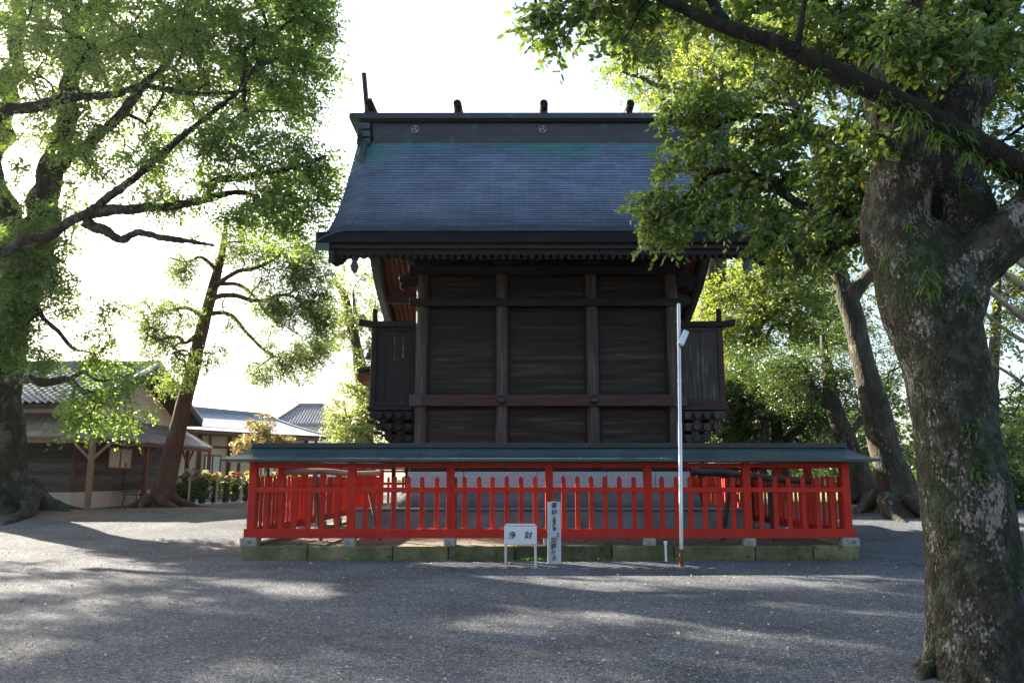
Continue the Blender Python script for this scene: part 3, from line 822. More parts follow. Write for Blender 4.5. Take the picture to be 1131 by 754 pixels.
# gable wall
for s in (-1, 1):
    pr = resample(NEAR, 16)[::-1]; pr2 = resample(FAR, 16)
    pts = [(y, z - 0.47) for y, z in pr if y > 21.3] + [(y, z - 0.47) for y, z in pr2[1:] if y < 26.0]
    mb = MB().prism([(21.3, 7.9)] + pts + [(26.0, 7.9)], 'x', CX + s * 3.30 - 0.05, CX + s * 3.30 + 0.05)
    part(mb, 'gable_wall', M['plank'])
# purlins through the gables
for y, z in ((22.3, 9.75), (23.5, 11.1), (24.9, 9.35), (27.2, 7.75)):
    part(MB().box(CX - 5.27, CX + 5.27, y - 0.13, y + 0.13, z - 0.17, z + 0.13), 'purlin', M['brownbeam'], bev=0.01)
# eave edge
part(MB().box(CX - 5.74, CX + 5.74, 18.73, 19.1, 7.235, 7.515), 'eave_fascia', M['fascia'], ROOF, bev=0.015)
part(MB().box(CX - 5.5, CX + 5.5, 18.84, 19.15, 7.12, 7.232), 'eave_board', M['eaveboard'], ROOF)
part(MB().box(CX - 5.27, CX + 5.27, 18.92, 19.2, 6.98, 7.118), 'eave_batten', M['beam'], ROOF)
part(MB().box(CX - 5.74, CX + 5.74, 30.3, 30.59, 7.18, 7.47), 'eave_fascia', M['fascia'], ROOF)
r0 = MB().bar((0, 18.88, 6.915), (0, 21.2, 7.93), 0.085, 0.115).build('rafter', M['beam'], None, local=True)
off = world_loc(S)
nr = 58
for i in range(nr):
    place(r0, ROOF, (CX - 5.13 + 10.26 * i / (nr - 1) - off.x, -off.y, -off.z))
bpy.data.objects.remove(r0)
fr = resample([p for p in FAR if p[0] > 23.9], 14)
mbf = MB()
for a, b in zip(fr[:-1], fr[1:]): mbf.bar((0, a[0], a[1] - 0.53), (0, b[0], b[1] - 0.53), 0.085, 0.12)
r1 = mbf.build('long_rafter', M['redwood'], None, local=True)
for s in (-1, 1):
    for k in range(11):
        place(r1, ROOF, (CX + s * (3.42 + 0.175 * k) - off.x, -off.y, -off.z))
bpy.data.objects.remove(r1)

# ridge
RIDGE = empty('ridge', (0, 0, 0), None, None); RIDGE.parent = S
part(MB().box(CX - 5.22, CX + 5.22, 23.10, 23.9, 11.55, 11.98), 'ridge_base', M['bronze'], RIDGE, bev=0.012)
part(MB().box(CX - 5.26, CX + 5.26, 23.16, 23.84, 11.982, 12.40), 'ridge_box', M['bronze'], RIDGE, bev=0.012)
part(MB().box(CX - 5.28, CX + 5.28, 23.13, 23.87, 11.93, 11.985), 'ridge_moulding', M['black'], RIDGE)
part(MB().box(CX - 5.95, CX + 5.95, 22.93, 24.07, 12.44, 12.60), 'ridge_board', M['bronze'], RIDGE, bev=0.015)
part(MB().box(CX - 5.6, CX + 5.6, 23.02, 23.98, 12.402, 12.438), 'ridge_board_under', M['black'], RIDGE)
part(MB().box(CX - 5.93, CX + 5.93, 22.95, 24.05, 12.602, 12.635), 'ridge_sheet', M['copper'], RIDGE)
def crest(x):
    c = MB(); sides = 28; r = 0.125
    vs = [(CX + x + r * math.cos(2*math.pi*k/sides), 23.155, 12.18 + r * math.sin(2*math.pi*k/sides)) for k in range(sides)]
    vs += [(CX + x + r * 0.94 * math.cos(2*math.pi*k/sides), 23.115, 12.18 + r * 0.94 * math.sin(2*math.pi*k/sides)) for k in range(sides)]
    c.add(vs, [(k, (k+1) % sides, sides+(k+1) % sides, sides+k) for k in range(sides)] + [tuple(sides + k for k in range(sides))])
    d = c.build('crest', M['crest'], RIDGE)
    t = MB()                               # three commas chasing each other
    for j in range(3):
        a0 = R(150 - 120 * j + 0)
        pts, rad = [], []
        for q in range(9):
            f = q / 8
            a = a0 - 1.15 * f; rr = 0.062 + 0.026 * f
            pts.append((rr * math.cos(a), rr * math.sin(a))); rad.append(0.029 * (1 - f) ** 0.9 + 0.002)
        for q in range(9):
            n = 12
            ol = [(CX + x + pts[q][0] + rad[q] * math.cos(2*math.pi*k/n), 12.18 + pts[q][1] + rad[q] * math.sin(2*math.pi*k/n)) for k in range(n)]
            t.prism(ol, 'y', 23.098 - 0.0006 * q, 23.118)
    t.build('comma_mark', M['ink'], d)
for x in (-3.95, 0.0, 3.95): crest(x)
for x in (-5.30, -2.62, 0.02, 2.66, 5.30):
    mb = MB()
    prof = [(0.02, 22.70), (0.118, 22.705), (0.128, 22.76), (0.14, 23.2), (0.15, 23.5), (0.14, 23.8), (0.128, 24.24), (0.118, 24.295), (0.02, 24.30)]
    sides = 20
    vs = [(CX + x + r * math.cos(2*math.pi*k/sides), y, 12.83 + r * math.sin(2*math.pi*k/sides)) for r, y in prof for k in range(sides)]
    mb.add(vs, [(i*sides+k, i*sides+(k+1) % sides, (i+1)*sides+(k+1) % sides, (i+1)*sides+k) for i in range(len(prof)-1) for k in range(sides)])
    lg = part(mb, 'ridge_log', M['fascia'], RIDGE, smooth=True, auto=40)
    MB().box(CX + x - 0.10, CX + x + 0.10, 23.0, 24.0, 12.636, 12.735).build('log_saddle', M['bronze'], lg)
for s in (-1, 1):
    x0, x1 = sorted((CX + s * 5.40, CX + s * 5.52))
    for dirn in (-1, 1):
        # crossing finial: one plank up and out on each side, its foot running down the verge
        a = Vector((0, 23.5 - dirn * 0.62, 11.75)); b = Vector((0, 23.5 + dirn * 0.95, 13.72))
        d = (b - a).normalized(); nrm = Vector((0, d.z, -d.y))
        w0, w1 = 0.15, 0.10
        ol = [a + nrm * w0, b + nrm * w1, b - nrm * w1 + Vector((0,0,0.05)), a - nrm * w0]
        sh = 0.0 if dirn < 0 else s * 0.13
        mb = MB().prism([(p.y, p.z) for p in ol], 'x', x0 + sh, x1 + sh)
        mb.build('forked_finial', M['bronze'], RIDGE, bev=0.012)
    mb = MB()
    pr = resample(NEAR, 40)[4:11]
    top = [(y - 0.02, z + 0.20) for y, z in pr]; bot = [(y, z - 0.02) for y, z in pr]
    mb.prism(top + bot[::-1], 'x', x0 - 0.04, x1 + 0.04); mb.build('finial_foot', M['copper'], RIDGE, bev=0.012); mb = MB()
    pr = resample(FAR, 40)[4:11]
    top = [(y + 0.02, z + 0.20) for y, z in pr]; bot = [(y, z - 0.02) for y, z in pr]
    mb.prism(top + bot[::-1], 'x', x0 - 0.04, x1 + 0.04)
    mb.build('finial_foot', M['copper'], RIDGE, bev=0.012)
    mb = MB()
    for k in range(3): mb.box(CX + s * 5.50 - 0.2, CX + s * 5.50 + 0.2, 22.98 - 0.03 * k, 24.02 + 0.03 * k, 11.62 + 0.24 * k, 11.83 + 0.24 * k)
    mb.build('ridge_end', M['copper'], RIDGE, bev=0.015)

# ------------------------------------------------------------------ worship hall beyond
H = empty('worship_hall', (CX, 38.5, 0.4), 'green copper roofed hall mostly hidden beyond the dark shrine', 'hall')
mb = MB()
prof = [(-7.7, 6.22), (-6.0, 6.62), (-4.5, 7.2), (-2.5, 8.1), (0, 9.2), (2.5, 8.1), (4.5, 7.2), (6.0, 6.62), (7.7, 6.22), (7.65, 6.1), (4.5, 6.95), (0, 8.95), (-4.5, 6.95), (-7.65, 6.1)]
mb.prism([(CX + a, b) for a, b in prof], 'y', 34.2, 43.5); mb.build('roof', M['copper'], H)
mb = MB().prism([(CX + a, b - 0.16) for a, b in prof[:9]] + [(CX + a * 0.985, b - 0.55) for a, b in prof[8::-1]], 'y', 34.5, 43.0); mb.build('soffit', M['redwood'], H)
mb = MB()
for k in range(3): mb.box(CX - 7.3 + 0.06 * k, CX - 6.5 - 0.06 * k, 34.0, 34.5, 6.62 + 0.16 * k, 6.77 + 0.16 * k)
mb.build('roof_ornament', M['copper'], H, bev=0.02)
MB().box(CX - 5.0, CX + 5.0, 35.5, 42, 0.4, 6.6).build('wall', M['plank'], H)
for x in (-5.0, 5.0): MB().box(CX + x - 0.12, CX + x + 0.12, 35.3, 35.49, 0.4, 6.5).build('pillar', M['pillar'], H)

# ------------------------------------------------------------------ small things before and inside the fence
def text_mesh(chars, size, loc, mat, parent, name='lettering', bold=0.0, rot=0.0, sx=1.0):
    cu = bpy.data.curves.new('lettering', 'FONT')
    cu.body = chars; cu.size = size; cu.extrude = 0.0008; cu.offset = bold
    cu.align_x = 'CENTER'; cu.align_y = 'CENTER'; cu.shear = 0.12
    ob = bpy.data.objects.new('lettering', cu); COL.objects.link(ob)
    bpy.context.view_layer.update()
    dg = bpy.context.evaluated_depsgraph_get()
    me = bpy.data.meshes.new_from_object(ob.evaluated_get(dg))
    bpy.data.objects.remove(ob)
    me.materials.clear(); me.materials.append(mat)
    o = bpy.data.objects.new(name, me); COL.objects.link(o)
    o.parent = parent
    o.location = Vector(loc) - world_loc(parent)
    o.rotation_euler = (R(90), rot, 0); o.scale = (sx, 1, 1)
    return o

sg = empty('donation_sign', (0.155, 14.9, 0), 'white metal offering sign box on two short legs before the red fence', 'sign')
mb = MB().box(-0.14, 0.45, 14.86, 14.96, 0.40, 0.73)
mb.build('sign_box', M['alu'], sg, bev=0.006)
MB().box(-0.115, 0.425, 14.855, 14.99, 0.735, 0.765).build('lid', M['alu'], sg, bev=0.006)
for x in (-0.115, 0.425): MB().box(x - 0.022, x + 0.022, 14.885, 14.925, -0.05, 0.398).build('leg', M['steel'], sg, bev=0.003)
text_mesh('浄', 0.145, (-0.005, 14.858, 0.555), M['ink'], sg, bold=0.0022)
text_mesh('財', 0.145, (0.295, 14.858, 0.555), M['ink'], sg, bold=0.0022)

wp = empty('dedication_post', (0.80, 15.5, 0), 'pale upright dedication post with brushed black writing beside the sign box', 'sign')
MB().prism([(0.675, -0.05), (0.925, -0.05), (0.925, 1.135), (0.80, 1.15), (0.675, 1.135)], 'y', 15.46, 15.54).build('board', M['post_sign'], wp, bev=0.004)
z = 1.065
for ch, s, dx, step in (('奉', .125, 0, .13), ('納', .115, 0, .12), ('玉', .072, -.005, .072), ('垣', .072, -.005, .072), ('改', .072, -.005, .072), ('修', .072, 0, .10),
                        ('大', .05, .065, .052), ('分', .05, .068, .085), ('羽', .115, -.02, .12), ('野', .115, -.02, .12), ('俊', .10, -.02, .11), ('夫', .10, -.01, .10)):
    text_mesh(ch, s, (0.80 + dx, 15.457, z), M['ink'], wp, bold=0.0016)
    z -= step * 0.92

pl = empty('metal_pole', (3.10, 15.05, 0), 'tall galvanised metal pole with a small floodlight before the fence', 'pole')
pl.rotation_euler = (0, 0.024, 0)
MB().lathe([(0.038, 0.30), (0.038, 2.6), (0.034, 2.61), (0.034, 4.90), (0.001, 4.92)], (3.10, 15.05, 0), 16).build('shaft', M['steel'], pl, smooth=True, auto=40)
MB().lathe([(0.043, -0.1), (0.041, 0.305)], (3.10, 15.05, 0), 16).build('rusty_sleeve', M['rust'], pl, smooth=True, auto=40)
for z in (4.55, 4.1, 3.4): MB().lathe([(0.042, z), (0.042, z + 0.03)], (3.10, 15.05, 0), 16).build('clamp_band', M['steel'], pl)
mb = MB(); Mx = Matrix.Translation((3.17, 15.0, 4.22)) @ Matrix.Rotation(R(24), 4, 'Y') @ Matrix.Rotation(R(-12), 4, 'X')
mb.box(-0.055, 0.055, -0.05, 0.03, -0.16, 0.16, Mx); lamp = mb.build('floodlight', M['alu'], pl, bev=0.01)
MB().box(-0.045, 0.045, -0.054, -0.051, -0.14, 0.14, Mx).build('lamp_glass', M['glass'], lamp)
MB().bar((3.11, 15.03, 4.05), (3.16, 15.0, 4.12), 0.03, 0.03).build('lamp_bracket', M['iron'], lamp)

pv = empty('standpipe', (2.98, 15.9, 0), 'short white plastic standpipe against the mossy kerb', 'pipe')
MB().lathe([(0.022, -0.05), (0.022, 0.33)], (2.98, 15.9, 0), 12).build('pipe', M['pvc'], pv, smooth=True, auto=40)
MB().lathe([(0.034, 0.325), (0.034, 0.37), (0.03, 0.385)], (2.98, 15.9, 0), 12).build('cap', M['pvc'], pv, smooth=True, auto=40)

def trestle(name_label, a, b, legs, mat, r):
    c = (Vector(a) + Vector(b)) / 2
    t = empty('timber_trestle', (c.x, c.y, 0.23), name_label, 'trestle')
    pts, rad = spline([a, Vector(a).lerp(Vector(b), 0.4) + Vector((0, 0, 0.02)), Vector(a).lerp(Vector(b), 0.7) + Vector((0, 0, -0.02)), b], [r * 1.05, r, r, r * 0.9], 14)
    mb = MB().tube(pts, rad, 12, rough=0.12, freq=2.0); mb.build('crossbar', mat, t, smooth=True, auto=60)
    for p, q in legs: MB().bar(p, q, 0.11, 0.08).build('leg', M['brownpost'] if mat is M['log'] else M['darklog'], t, bev=0.01)
    return t
trestle('pale log laid on sloping timber legs inside the chrysanthemum side of the fence', (-5.0, 17.75, 1.72), (-2.95, 18.1, 1.69),
        [((-4.35, 17.85, 1.66), (-4.2, 17.95, 0.2)), ((-3.25, 18.0, 1.62), (-2.9, 18.1, 0.2))], M['log'], 0.065)
trestle('dark timber bar on sloping legs inside the wooded side of the fence', (4.0, 18.0, 1.73), (6.55, 17.7, 1.52),
        [((4.85, 17.9, 1.62), (4.65, 18.1, 0.2)), ((5.65, 17.8, 1.56), (5.75, 17.9, 0.2))], M['darklog'], 0.075)

# ------------------------------------------------------------------ the dark clapboard house
GB = 0.43
HX = -16.3          # the wall facing the shrine
hs = empty('clapboard_house', (-19.5, 33, GB), 'dark clapboard house with grey tiled gable roof and timber porch', 'house')
def clap_wall(axis, fixed, a, b, z0, z1, facing):
    mb = MB(); h = 0.155; z = z0
    while z < z1 - 0.02:
        zt = min(z + h, z1)
        if axis == 'x': mb.prism([(fixed, z), (fixed + facing * 0.028, z + 0.004), (fixed + facing * 0.006, zt), (fixed, zt)], 'x', a, b)
        else: mb.prism([(fixed, z), (fixed + facing * 0.028, z + 0.004), (fixed + facing * 0.006, zt), (fixed, zt)], 'y', a, b)
        z = zt
    return mb
MB().box(-27, HX - 0.002, 30.0, 38.5, GB + 0.62, 4.45).build('wall', M['plaster'], hs)
MB().box(-27.04, HX + 0.03, 29.96, 38.54, GB - 0.5, GB + 0.62).build('plinth_wall', M['plaster'], hs, bev=0.01)
clap_wall('x', 30.0, -27, HX, GB + 0.625, 3.62, -1).build('clapboard_wall', M['clap'], hs)
clap_wall('y', HX, 30.0, 38.5, GB + 0.625, 3.62, 1).build('clapboard_wall', M['clap'], hs)
mb = MB().prism([(30.0, 4.3), (38.5, 4.3), (34.25, 6.35)], 'x', HX - 0.2, HX + 0.002); mb.build('gable_wall', M['plaster'], hs)
MB().box(HX - 0.06, HX + 0.045, 29.955, 30.06, GB + 0.63, 4.3).build('corner_post', M['brownpost'], hs)
MB().box(HX - 0.01, HX + 0.04, 38.44, 38.54, GB + 0.63, 4.3).build('corner_post', M['brownpost'], hs)
for y in (33.9, 35.6): MB().box(HX + 0.03, HX + 0.07, y - 0.06, y + 0.06, GB + 0.63, 2.2).build('wall_stud', M['brownpost'], hs)
# tiled roof: courses of rolled tiles, ridge along x
RZ, EZ, RY = 6.30, 4.28, 34.25
for s, ey in ((-1, 29.15), (1, 39.35)):
    nr_, vs, fs = 17, [], []
    x0, x1 = -27.8, -15.3
    nxt = int((x1 - x0) / 0.28) * 4
    for i in range(nr_):
        for lip in (0, 1):
            f = (i + lip * 0.98) / nr_
            y = ey + (RY - ey) * f; z = EZ + (RZ - EZ) * (f ** 1.08) + (0.045 if lip == 0 else 0.0)
            for k in range(nxt + 1):
                x = x0 + (x1 - x0) * k / nxt
                vs.append((x, y, z + 0.045 * math.sin(2 * math.pi * k / 4 + 0.6)))
    w = nxt + 1
    for r_ in range(nr_ * 2 - 1):
        for k in range(nxt): fs.append((r_*w+k, r_*w+k+1, (r_+1)*w+k+1, (r_+1)*w+k))
    MB().add(vs, fs).build('tiled_slope', M['tile'], hs)
    MB().prism([(ey - s * 0.02, EZ - 0.05), (RY, RZ - 0.10), (RY, RZ - 0.28), (ey - s * 0.02, EZ - 0.22)], 'x', -27.7, -15.36).build('eave_soffit', M['darklog'], hs)
    MB().prism([(ey - s * 0.05, EZ + 0.02), (RY, RZ + 0.02), (RY, RZ - 0.26), (ey - s * 0.05, EZ - 0.24)], 'x', -15.33, -15.22).build('verge_board', M['darklog'], hs, bev=0.01)
    mb = MB(); mb.tube([(-15.30, ey, EZ + 0.1), (-15.30, RY, RZ + 0.14)], [0.1, 0.1], 8); mb.build('verge_tiles', M['tile'], hs, smooth=True)
mb = MB(); mb.tube([(-27.8, RY, RZ + 0.15), (-15.25, RY, RZ + 0.15)], [0.15, 0.15], 10); mb.box(-27.8, -15.2, RY - 0.16, RY + 0.16, RZ - 0.05, RZ + 0.08)
mb.build('ridge_tiles', M['tile'], hs)
# wrap-around porch roof
PE, PW = 3.05, 3.98
mb = MB()
a = [(-27, 28.35, PE), (-14.62, 28.35, PE), (HX, 30.0, PW), (-27, 30.0, PW)]
mb.add(a + [(x, y, z - 0.09) for x, y, z in a], [(0,1,2,3), (7,6,5,4), (0,4,5,1), (1,5,6,2), (2,6,7,3), (3,7,4,0)])
a = [(-14.62, 28.35, PE), (-14.62, 39.3, PE), (HX, 39.3, PW), (HX, 30.0, PW)]
mb.add(a + [(x, y, z - 0.09) for x, y, z in a], [(0,1,2,3), (7,6,5,4), (0,4,5,1), (1,5,6,2), (2,6,7,3), (3,7,4,0)])
pr_ = mb.build('porch_roof', M['sheetroof'], hs)
mb = MB()
for x in np.arange(-26.6, -14.8, 0.45): mb.bar((x, 28.36, PE + 0.008), (min(x, HX), 29.99 if x < HX else 28.36 + (29.99-28.36) * max(0.05, (x + 14.62) / (HX + 14.62)), PW if x < HX else PE + (PW - PE) * max(0.05, (x + 14.62) / (HX + 14.62))), 0.03, 0.025)
for y in np.arange(29.2, 39.2, 0.45):
    f = 1 if y > 30 else (y - 28.35) / 1.65
    mb.bar((-14.63, y, PE + 0.008), (-14.62 + (HX + 14.62) * f, y, PE + (PW - PE) * f), 0.03, 0.025)
mb.build('roof_seam', M['sheetroof'], pr_)
MB().box(-27, -14.7, 28.42, 28.54, PE - 0.24, PE - 0.09).build('porch_beam', M['newpost'], hs, bev=0.008)
MB().box(-14.82, -14.70, 28.545, 39.2, PE - 0.24, PE - 0.09).build('porch_beam', M['brownpost'], hs, bev=0.008)
for i, (x, y) in enumerate([(-14.95, 28.62), (-14.95, 32.9), (-14.95, 37.1), (-21.6, 28.62)]):
    p = MB().box(x - 0.085, x + 0.085, y - 0.085, y + 0.085, GB + 0.1, PE - 0.24).build('porch_post', M['newpost'] if i in (0, 3) else M['brownpost'], hs, bev=0.01)
    MB().box(x - 0.15, x + 0.15, y - 0.15, y + 0.15, GB - 0.3, GB + 0.12).build('post_footing', M['footing'], p, bev=0.02)
    for s in (-1, 1):
        if i in (0, 3): MB().bar((x, y, PE - 0.85), (x + s * 0.62, y, PE - 0.26), 0.08, 0.09).build('knee_brace', M['newpost'], p)
        else: MB().bar((x, y, PE - 0.85), (x, y + s * 0.62, PE - 0.26), 0.08, 0.09).build('knee_brace', M['brownpost'], p)
def window_on(axis, fixed, a, b, z0, z1, fmat, facing):
    w = 0.06
    mb = MB()
    def q(m, u0, u1, v0, v1, d0, d1):
        lo, hi = sorted((fixed + facing * d0, fixed + facing * d1))
        if axis == 'x': m.box(u0, u1, lo, hi, v0, v1)
        else: m.box(lo, hi, u0, u1, v0, v1)
    q(mb, a, b, z0, z0 + w, 0.03, 0.08); q(mb, a, b, z1 - w, z1, 0.03, 0.08)
    q(mb, a, a + w, z0 + w, z1 - w, 0.03, 0.08); q(mb, b - w, b, z0 + w, z1 - w, 0.03, 0.08)
    q(mb, (a + b) / 2 - w / 2, (a + b) / 2 + w / 2, z0 + w, z1 - w, 0.03, 0.075)
    fr_ = mb.build('window', fmat, hs, bev=0.005)
    g_ = MB(); q(g_, a + w, b - w, z0 + w, z1 - w, 0.032, 0.05); g_.build('pane', M['glass'], fr_)
window_on('y', HX, 32.4, 34.4, 1.95, 2.83, M['frame'], 1)
window_on('x', 30.0, -19.6, -18.1, 2.05, 2.95, M['alframe'], -1)

# wrought iron bench by the wall
bn = empty('iron_bench', (-15.5, 33.8, GB), 'small black iron bench in the shade of the porch', 'bench')
mb = MB()
for k in range(5): mb.bar((-15.75 + 0.10 * k, 33.0, GB + 0.48), (-15.75 + 0.10 * k, 34.5, GB + 0.48), 0.06, 0.03)
mb.build('seat', M['iron'], bn)
mb = MB()
for k in range(4): mb.bar((-15.85, 33.0, GB + 0.58 + 0.11 * k), (-15.88, 34.5, GB + 0.58 + 0.11 * k), 0.02, 0.06)
mb.build('backrest', M['iron'], bn)
for y in (33.05, 34.45):
    for x in (-15.82, -15.32):
        mb = MB(); pts, rd = spline([(x, y, GB + 0.48), (x + 0.05, y, GB + 0.3), (x - 0.04, y, GB + 0.12), (x + 0.06, y, GB)], [0.02] * 4, 10); mb.tube(pts, rd, 6); mb.build('leg', M['iron'], bn, smooth=True)

# ------------------------------------------------------------------ long hall, and the two-storey house beyond
def hall():
    A = Vector((-19.9, 42.0, 0)); B = Vector((-12.7, 56.0, 0))
    u = (B - A).normalized(); n = Vector((-u.y, u.x, 0))
    L = (B - A).length
    h = empty('long_hall', (A + B) / 2 + Vector((0, 0, GB)), 'long cream walled hall with pale blue grey roof behind the potted chrysanthemums', 'hall')
    def q(s, d, z): return A + u * s + n * d + Vector((0, 0, z))
    pr = [(0, 4.30), (1.5, 4.60), (3.0, 4.98), (4.5, 5.42), (6.0, 5.95)]
    mb = MB(); nn = 24; vs = []; fs = []
    for d, z in pr: vs += [q(-8 + (L + 8) * k / nn, d, z + 0.12 * (2 * k / nn - 1) ** 2) for k in range(nn + 1)]
    for i in range(len(pr) - 1):
        for k in range(nn): fs.append((i*(nn+1)+k, i*(nn+1)+k+1, (i+1)*(nn+1)+k+1, (i+1)*(nn+1)+k))
    mb.add(vs, fs)
    vs2 = [q(s, 12 - d, z) for d, z in pr for s in (-8, L)]
    mb.add(vs2, [(2*i, 2*i+1, 2*i+3, 2*i+2) for i in range(len(pr) - 1)])
    rf = mb.build('roof', M['blueroof'], h, smooth=True)
    mb = MB()
    for i in range(len(pr) - 1):
        mb.bar(q(L, pr[i][0], pr[i][1] + 0.1), q(L, pr[i+1][0], pr[i+1][1] + 0.1), 0.3, 0.22)
        mb.bar(q(L, 12 - pr[i][0], pr[i][1] + 0.1), q(L, 12 - pr[i+1][0], pr[i+1][1] + 0.1), 0.3, 0.22)
    mb.build('verge_tiles', M['blueroof'], rf)
    mb = MB(); mb.bar(q(-8, 6.0, 6.08), q(L + 0.2, 6.0, 6.08), 0.35, 0.3); mb.build('ridge_tiles', M['blueroof'], rf)
    mb = MB(); vs = [q(-8, 0.05, 4.24), q(L, 0.05, 4.24), q(L, 1.3, 4.55), q(-8, 1.3, 4.55), q(-8, 0.05, 4.1), q(L, 0.05, 4.1), q(L, 1.3, 4.1), q(-8, 1.3, 4.1)]
    mb.add(vs, [(0,1,2,3), (7,6,5,4), (0,4,5,1), (1,5,6,2), (2,6,7,3), (3,7,4,0)]); mb.build('eave_soffit', M['brownpost'], h)
    vs = [q(-8, 1.3, GB - 0.3), q(L - 0.8, 1.3, GB - 0.3), q(L - 0.8, 10.7, GB - 0.3), q(-8, 10.7, GB - 0.3), q(-8, 1.3, 4.6), q(L - 0.8, 1.3, 4.6), q(L - 0.8, 10.7, 4.6), q(-8, 10.7, 4.6)]
    MB().add(vs, [(0,3,2,1), (4,5,6,7), (0,1,5,4), (1,2,6,5), (2,3,7,6), (3,0,4,7)]).build('wall', M['plaster'], h)
    gv = [q(L - 0.8, 1.3, 4.5), q(L - 0.8, 10.7, 4.5), q(L - 0.8, 6.0, 5.8), q(L - 1.0, 1.3, 4.5), q(L - 1.0, 10.7, 4.5), q(L - 1.0, 6.0, 5.8)]
    MB().add(gv, [(0,1,2), (5,4,3), (0,3,4,1), (1,4,5,2), (2,5,3,0)]).build('gable_wall', M['plaster'], h)
    s = -6.0; k = 0
    while s < L - 1:
        MB().bar(q(s, 1.2, GB), q(s, 1.2, 4.1), 0.2, 0.2).build('post', M['brownpost'], h)
        MB().bar(q(s, 0.35, GB), q(s, 0.35, 4.1), 0.16, 0.16).build('post', M['brownpost'], h)
        if k % 2 == 1:
            w = MB(); w.bar(q(s + 0.5, 1.27, 2.9), q(s + 1.7, 1.27, 2.9), 0.05, 0.08); w.bar(q(s + 0.5, 1.27, 1.3), q(s + 1.7, 1.27, 1.3), 0.05, 0.08)
            for e in (0.5, 1.1, 1.7): w.bar(q(s + e, 1.26, 1.3), q(s + e, 1.26, 2.9), 0.07, 0.05)
            wd = w.build('window', M['brownpost'], h)
            vs = [q(s + 0.5, 1.285, 1.3), q(s + 1.7, 1.285, 1.3), q(s + 1.7, 1.285, 2.9), q(s + 0.5, 1.285, 2.9)]
            MB().add(vs, [(0,1,2,3)]).build('pane', M['glass'], wd)
        s += 2.3; k += 1
    w = MB(); w.bar(q(-8, 1.25, 3.4), q(L - 0.8, 1.25, 3.4), 0.1, 0.14); w.build('tie_beam', M['brownpost'], h)
hall()

fh = empty('two_storey_house', (-20.2, 76, GB), 'distant white two storey house with grey hipped tile roof', 'house')
c0 = P(299, 468, 73); c1 = P(374, 468, 73)
x0, x1, ze = c0.x, c1.x, c0.z
MB().box(x0 + 0.8, x1 - 0.8, 73.8, 79.2, GB - 0.5, ze + 0.2).build('wall', M['whitewall'], fh)
mb = MB(); e = [(x0, 73, ze), (x1, 73, ze), (x1, 80, ze), (x0, 80, ze)]; xm = (x0 + x1) / 2
mb.add(e + [(xm - 1.5, 76.5, ze + 2.0), (xm + 0.8, 76.5, ze + 2.0)] + [(a, b, c - 0.2) for a, b, c in e],
       [(0,1,5,4), (1,2,5), (2,3,4,5), (3,0,4), (0,6,7,1), (1,7,8,2), (2,8,9,3), (3,9,6,0), (9,8,7,6)])
rf = mb.build('roof', M['tile'], fh)
mb = MB()
for p, q in (((x0,73,ze), (xm-1.5,76.5,ze+2)), ((x1,73,ze), (xm+0.8,76.5,ze+2)), ((xm-1.5,76.5,ze+2), (xm+0.8,76.5,ze+2)), ((x1,80,ze), (xm+0.8,76.5,ze+2))): mb.bar(Vector(p) + Vector((0,0,0.08)), Vector(q) + Vector((0,0,0.08)), 0.3, 0.25)
mb.build('hip_tiles', M['tile'], rf)
mb = MB()
for i in range(22):
    xx = x0 + 0.3 + (x1 - x0 - 0.6) * i / 21
    f = min(1.0, (xx - x0) / (xm - 1.5 - x0), (x1 - xx) / (x1 - xm - 0.8))
    mb.bar((xx, 73.0, ze + 0.04), (xx, 73 + 3.5 * f, ze + 0.04 + 2.0 * f), 0.12, 0.08)
mb.build('tile_rolls', M['tile'], rf)
for k in range(2):
    cx_ = x0 + 4.3 + 1.35 * k
    wd = MB().box(cx_ - 0.55, cx_ + 0.55, 73.72, 73.79, ze - 1.7, ze - 0.75).build('window', M['alframe'], fh)
    MB().box(cx_ - 0.48, cx_ + 0.48, 73.70, 73.718, ze - 1.63, ze - 0.82).build('pane', M['glass'], wd)
mb = MB().bar((xm - 1.7, 76.5, ze + 2.0), (xm - 1.7, 76.5, ze + 4.6), 0.06, 0.06)
for k in range(4): mb.bar((xm - 2.3 + 0.1 * k, 76.5, ze + 4.4 - 0.28 * k), (xm - 1.1 - 0.1 * k, 76.5, ze + 4.4 - 0.28 * k), 0.04, 0.04)
mb.build('antenna', M['steel'], rf)

up = empty('utility_pole', P(405, 500, 60).to_tuple()[:2] + (GB,), 'slim grey utility pole between the pale tree and the shrine', 'pole')
pp = P(405, 455, 60)
MB().lathe([(0.15, GB - 0.3), (0.11, pp.z)], (pp.x, 60, 0), 10).build('shaft', M['concrete'], up, smooth=True)
MB().bar((pp.x - 0.7, 60, pp.z - 0.4), (pp.x + 0.7, 60, pp.z - 0.4), 0.1, 0.1).build('crossarm', M['steel'], up)

# ------------------------------------------------------------------ leaf and tree builders
def unit(v): return v / np.maximum(np.linalg.norm(v, axis=1, keepdims=True), 1e-9)

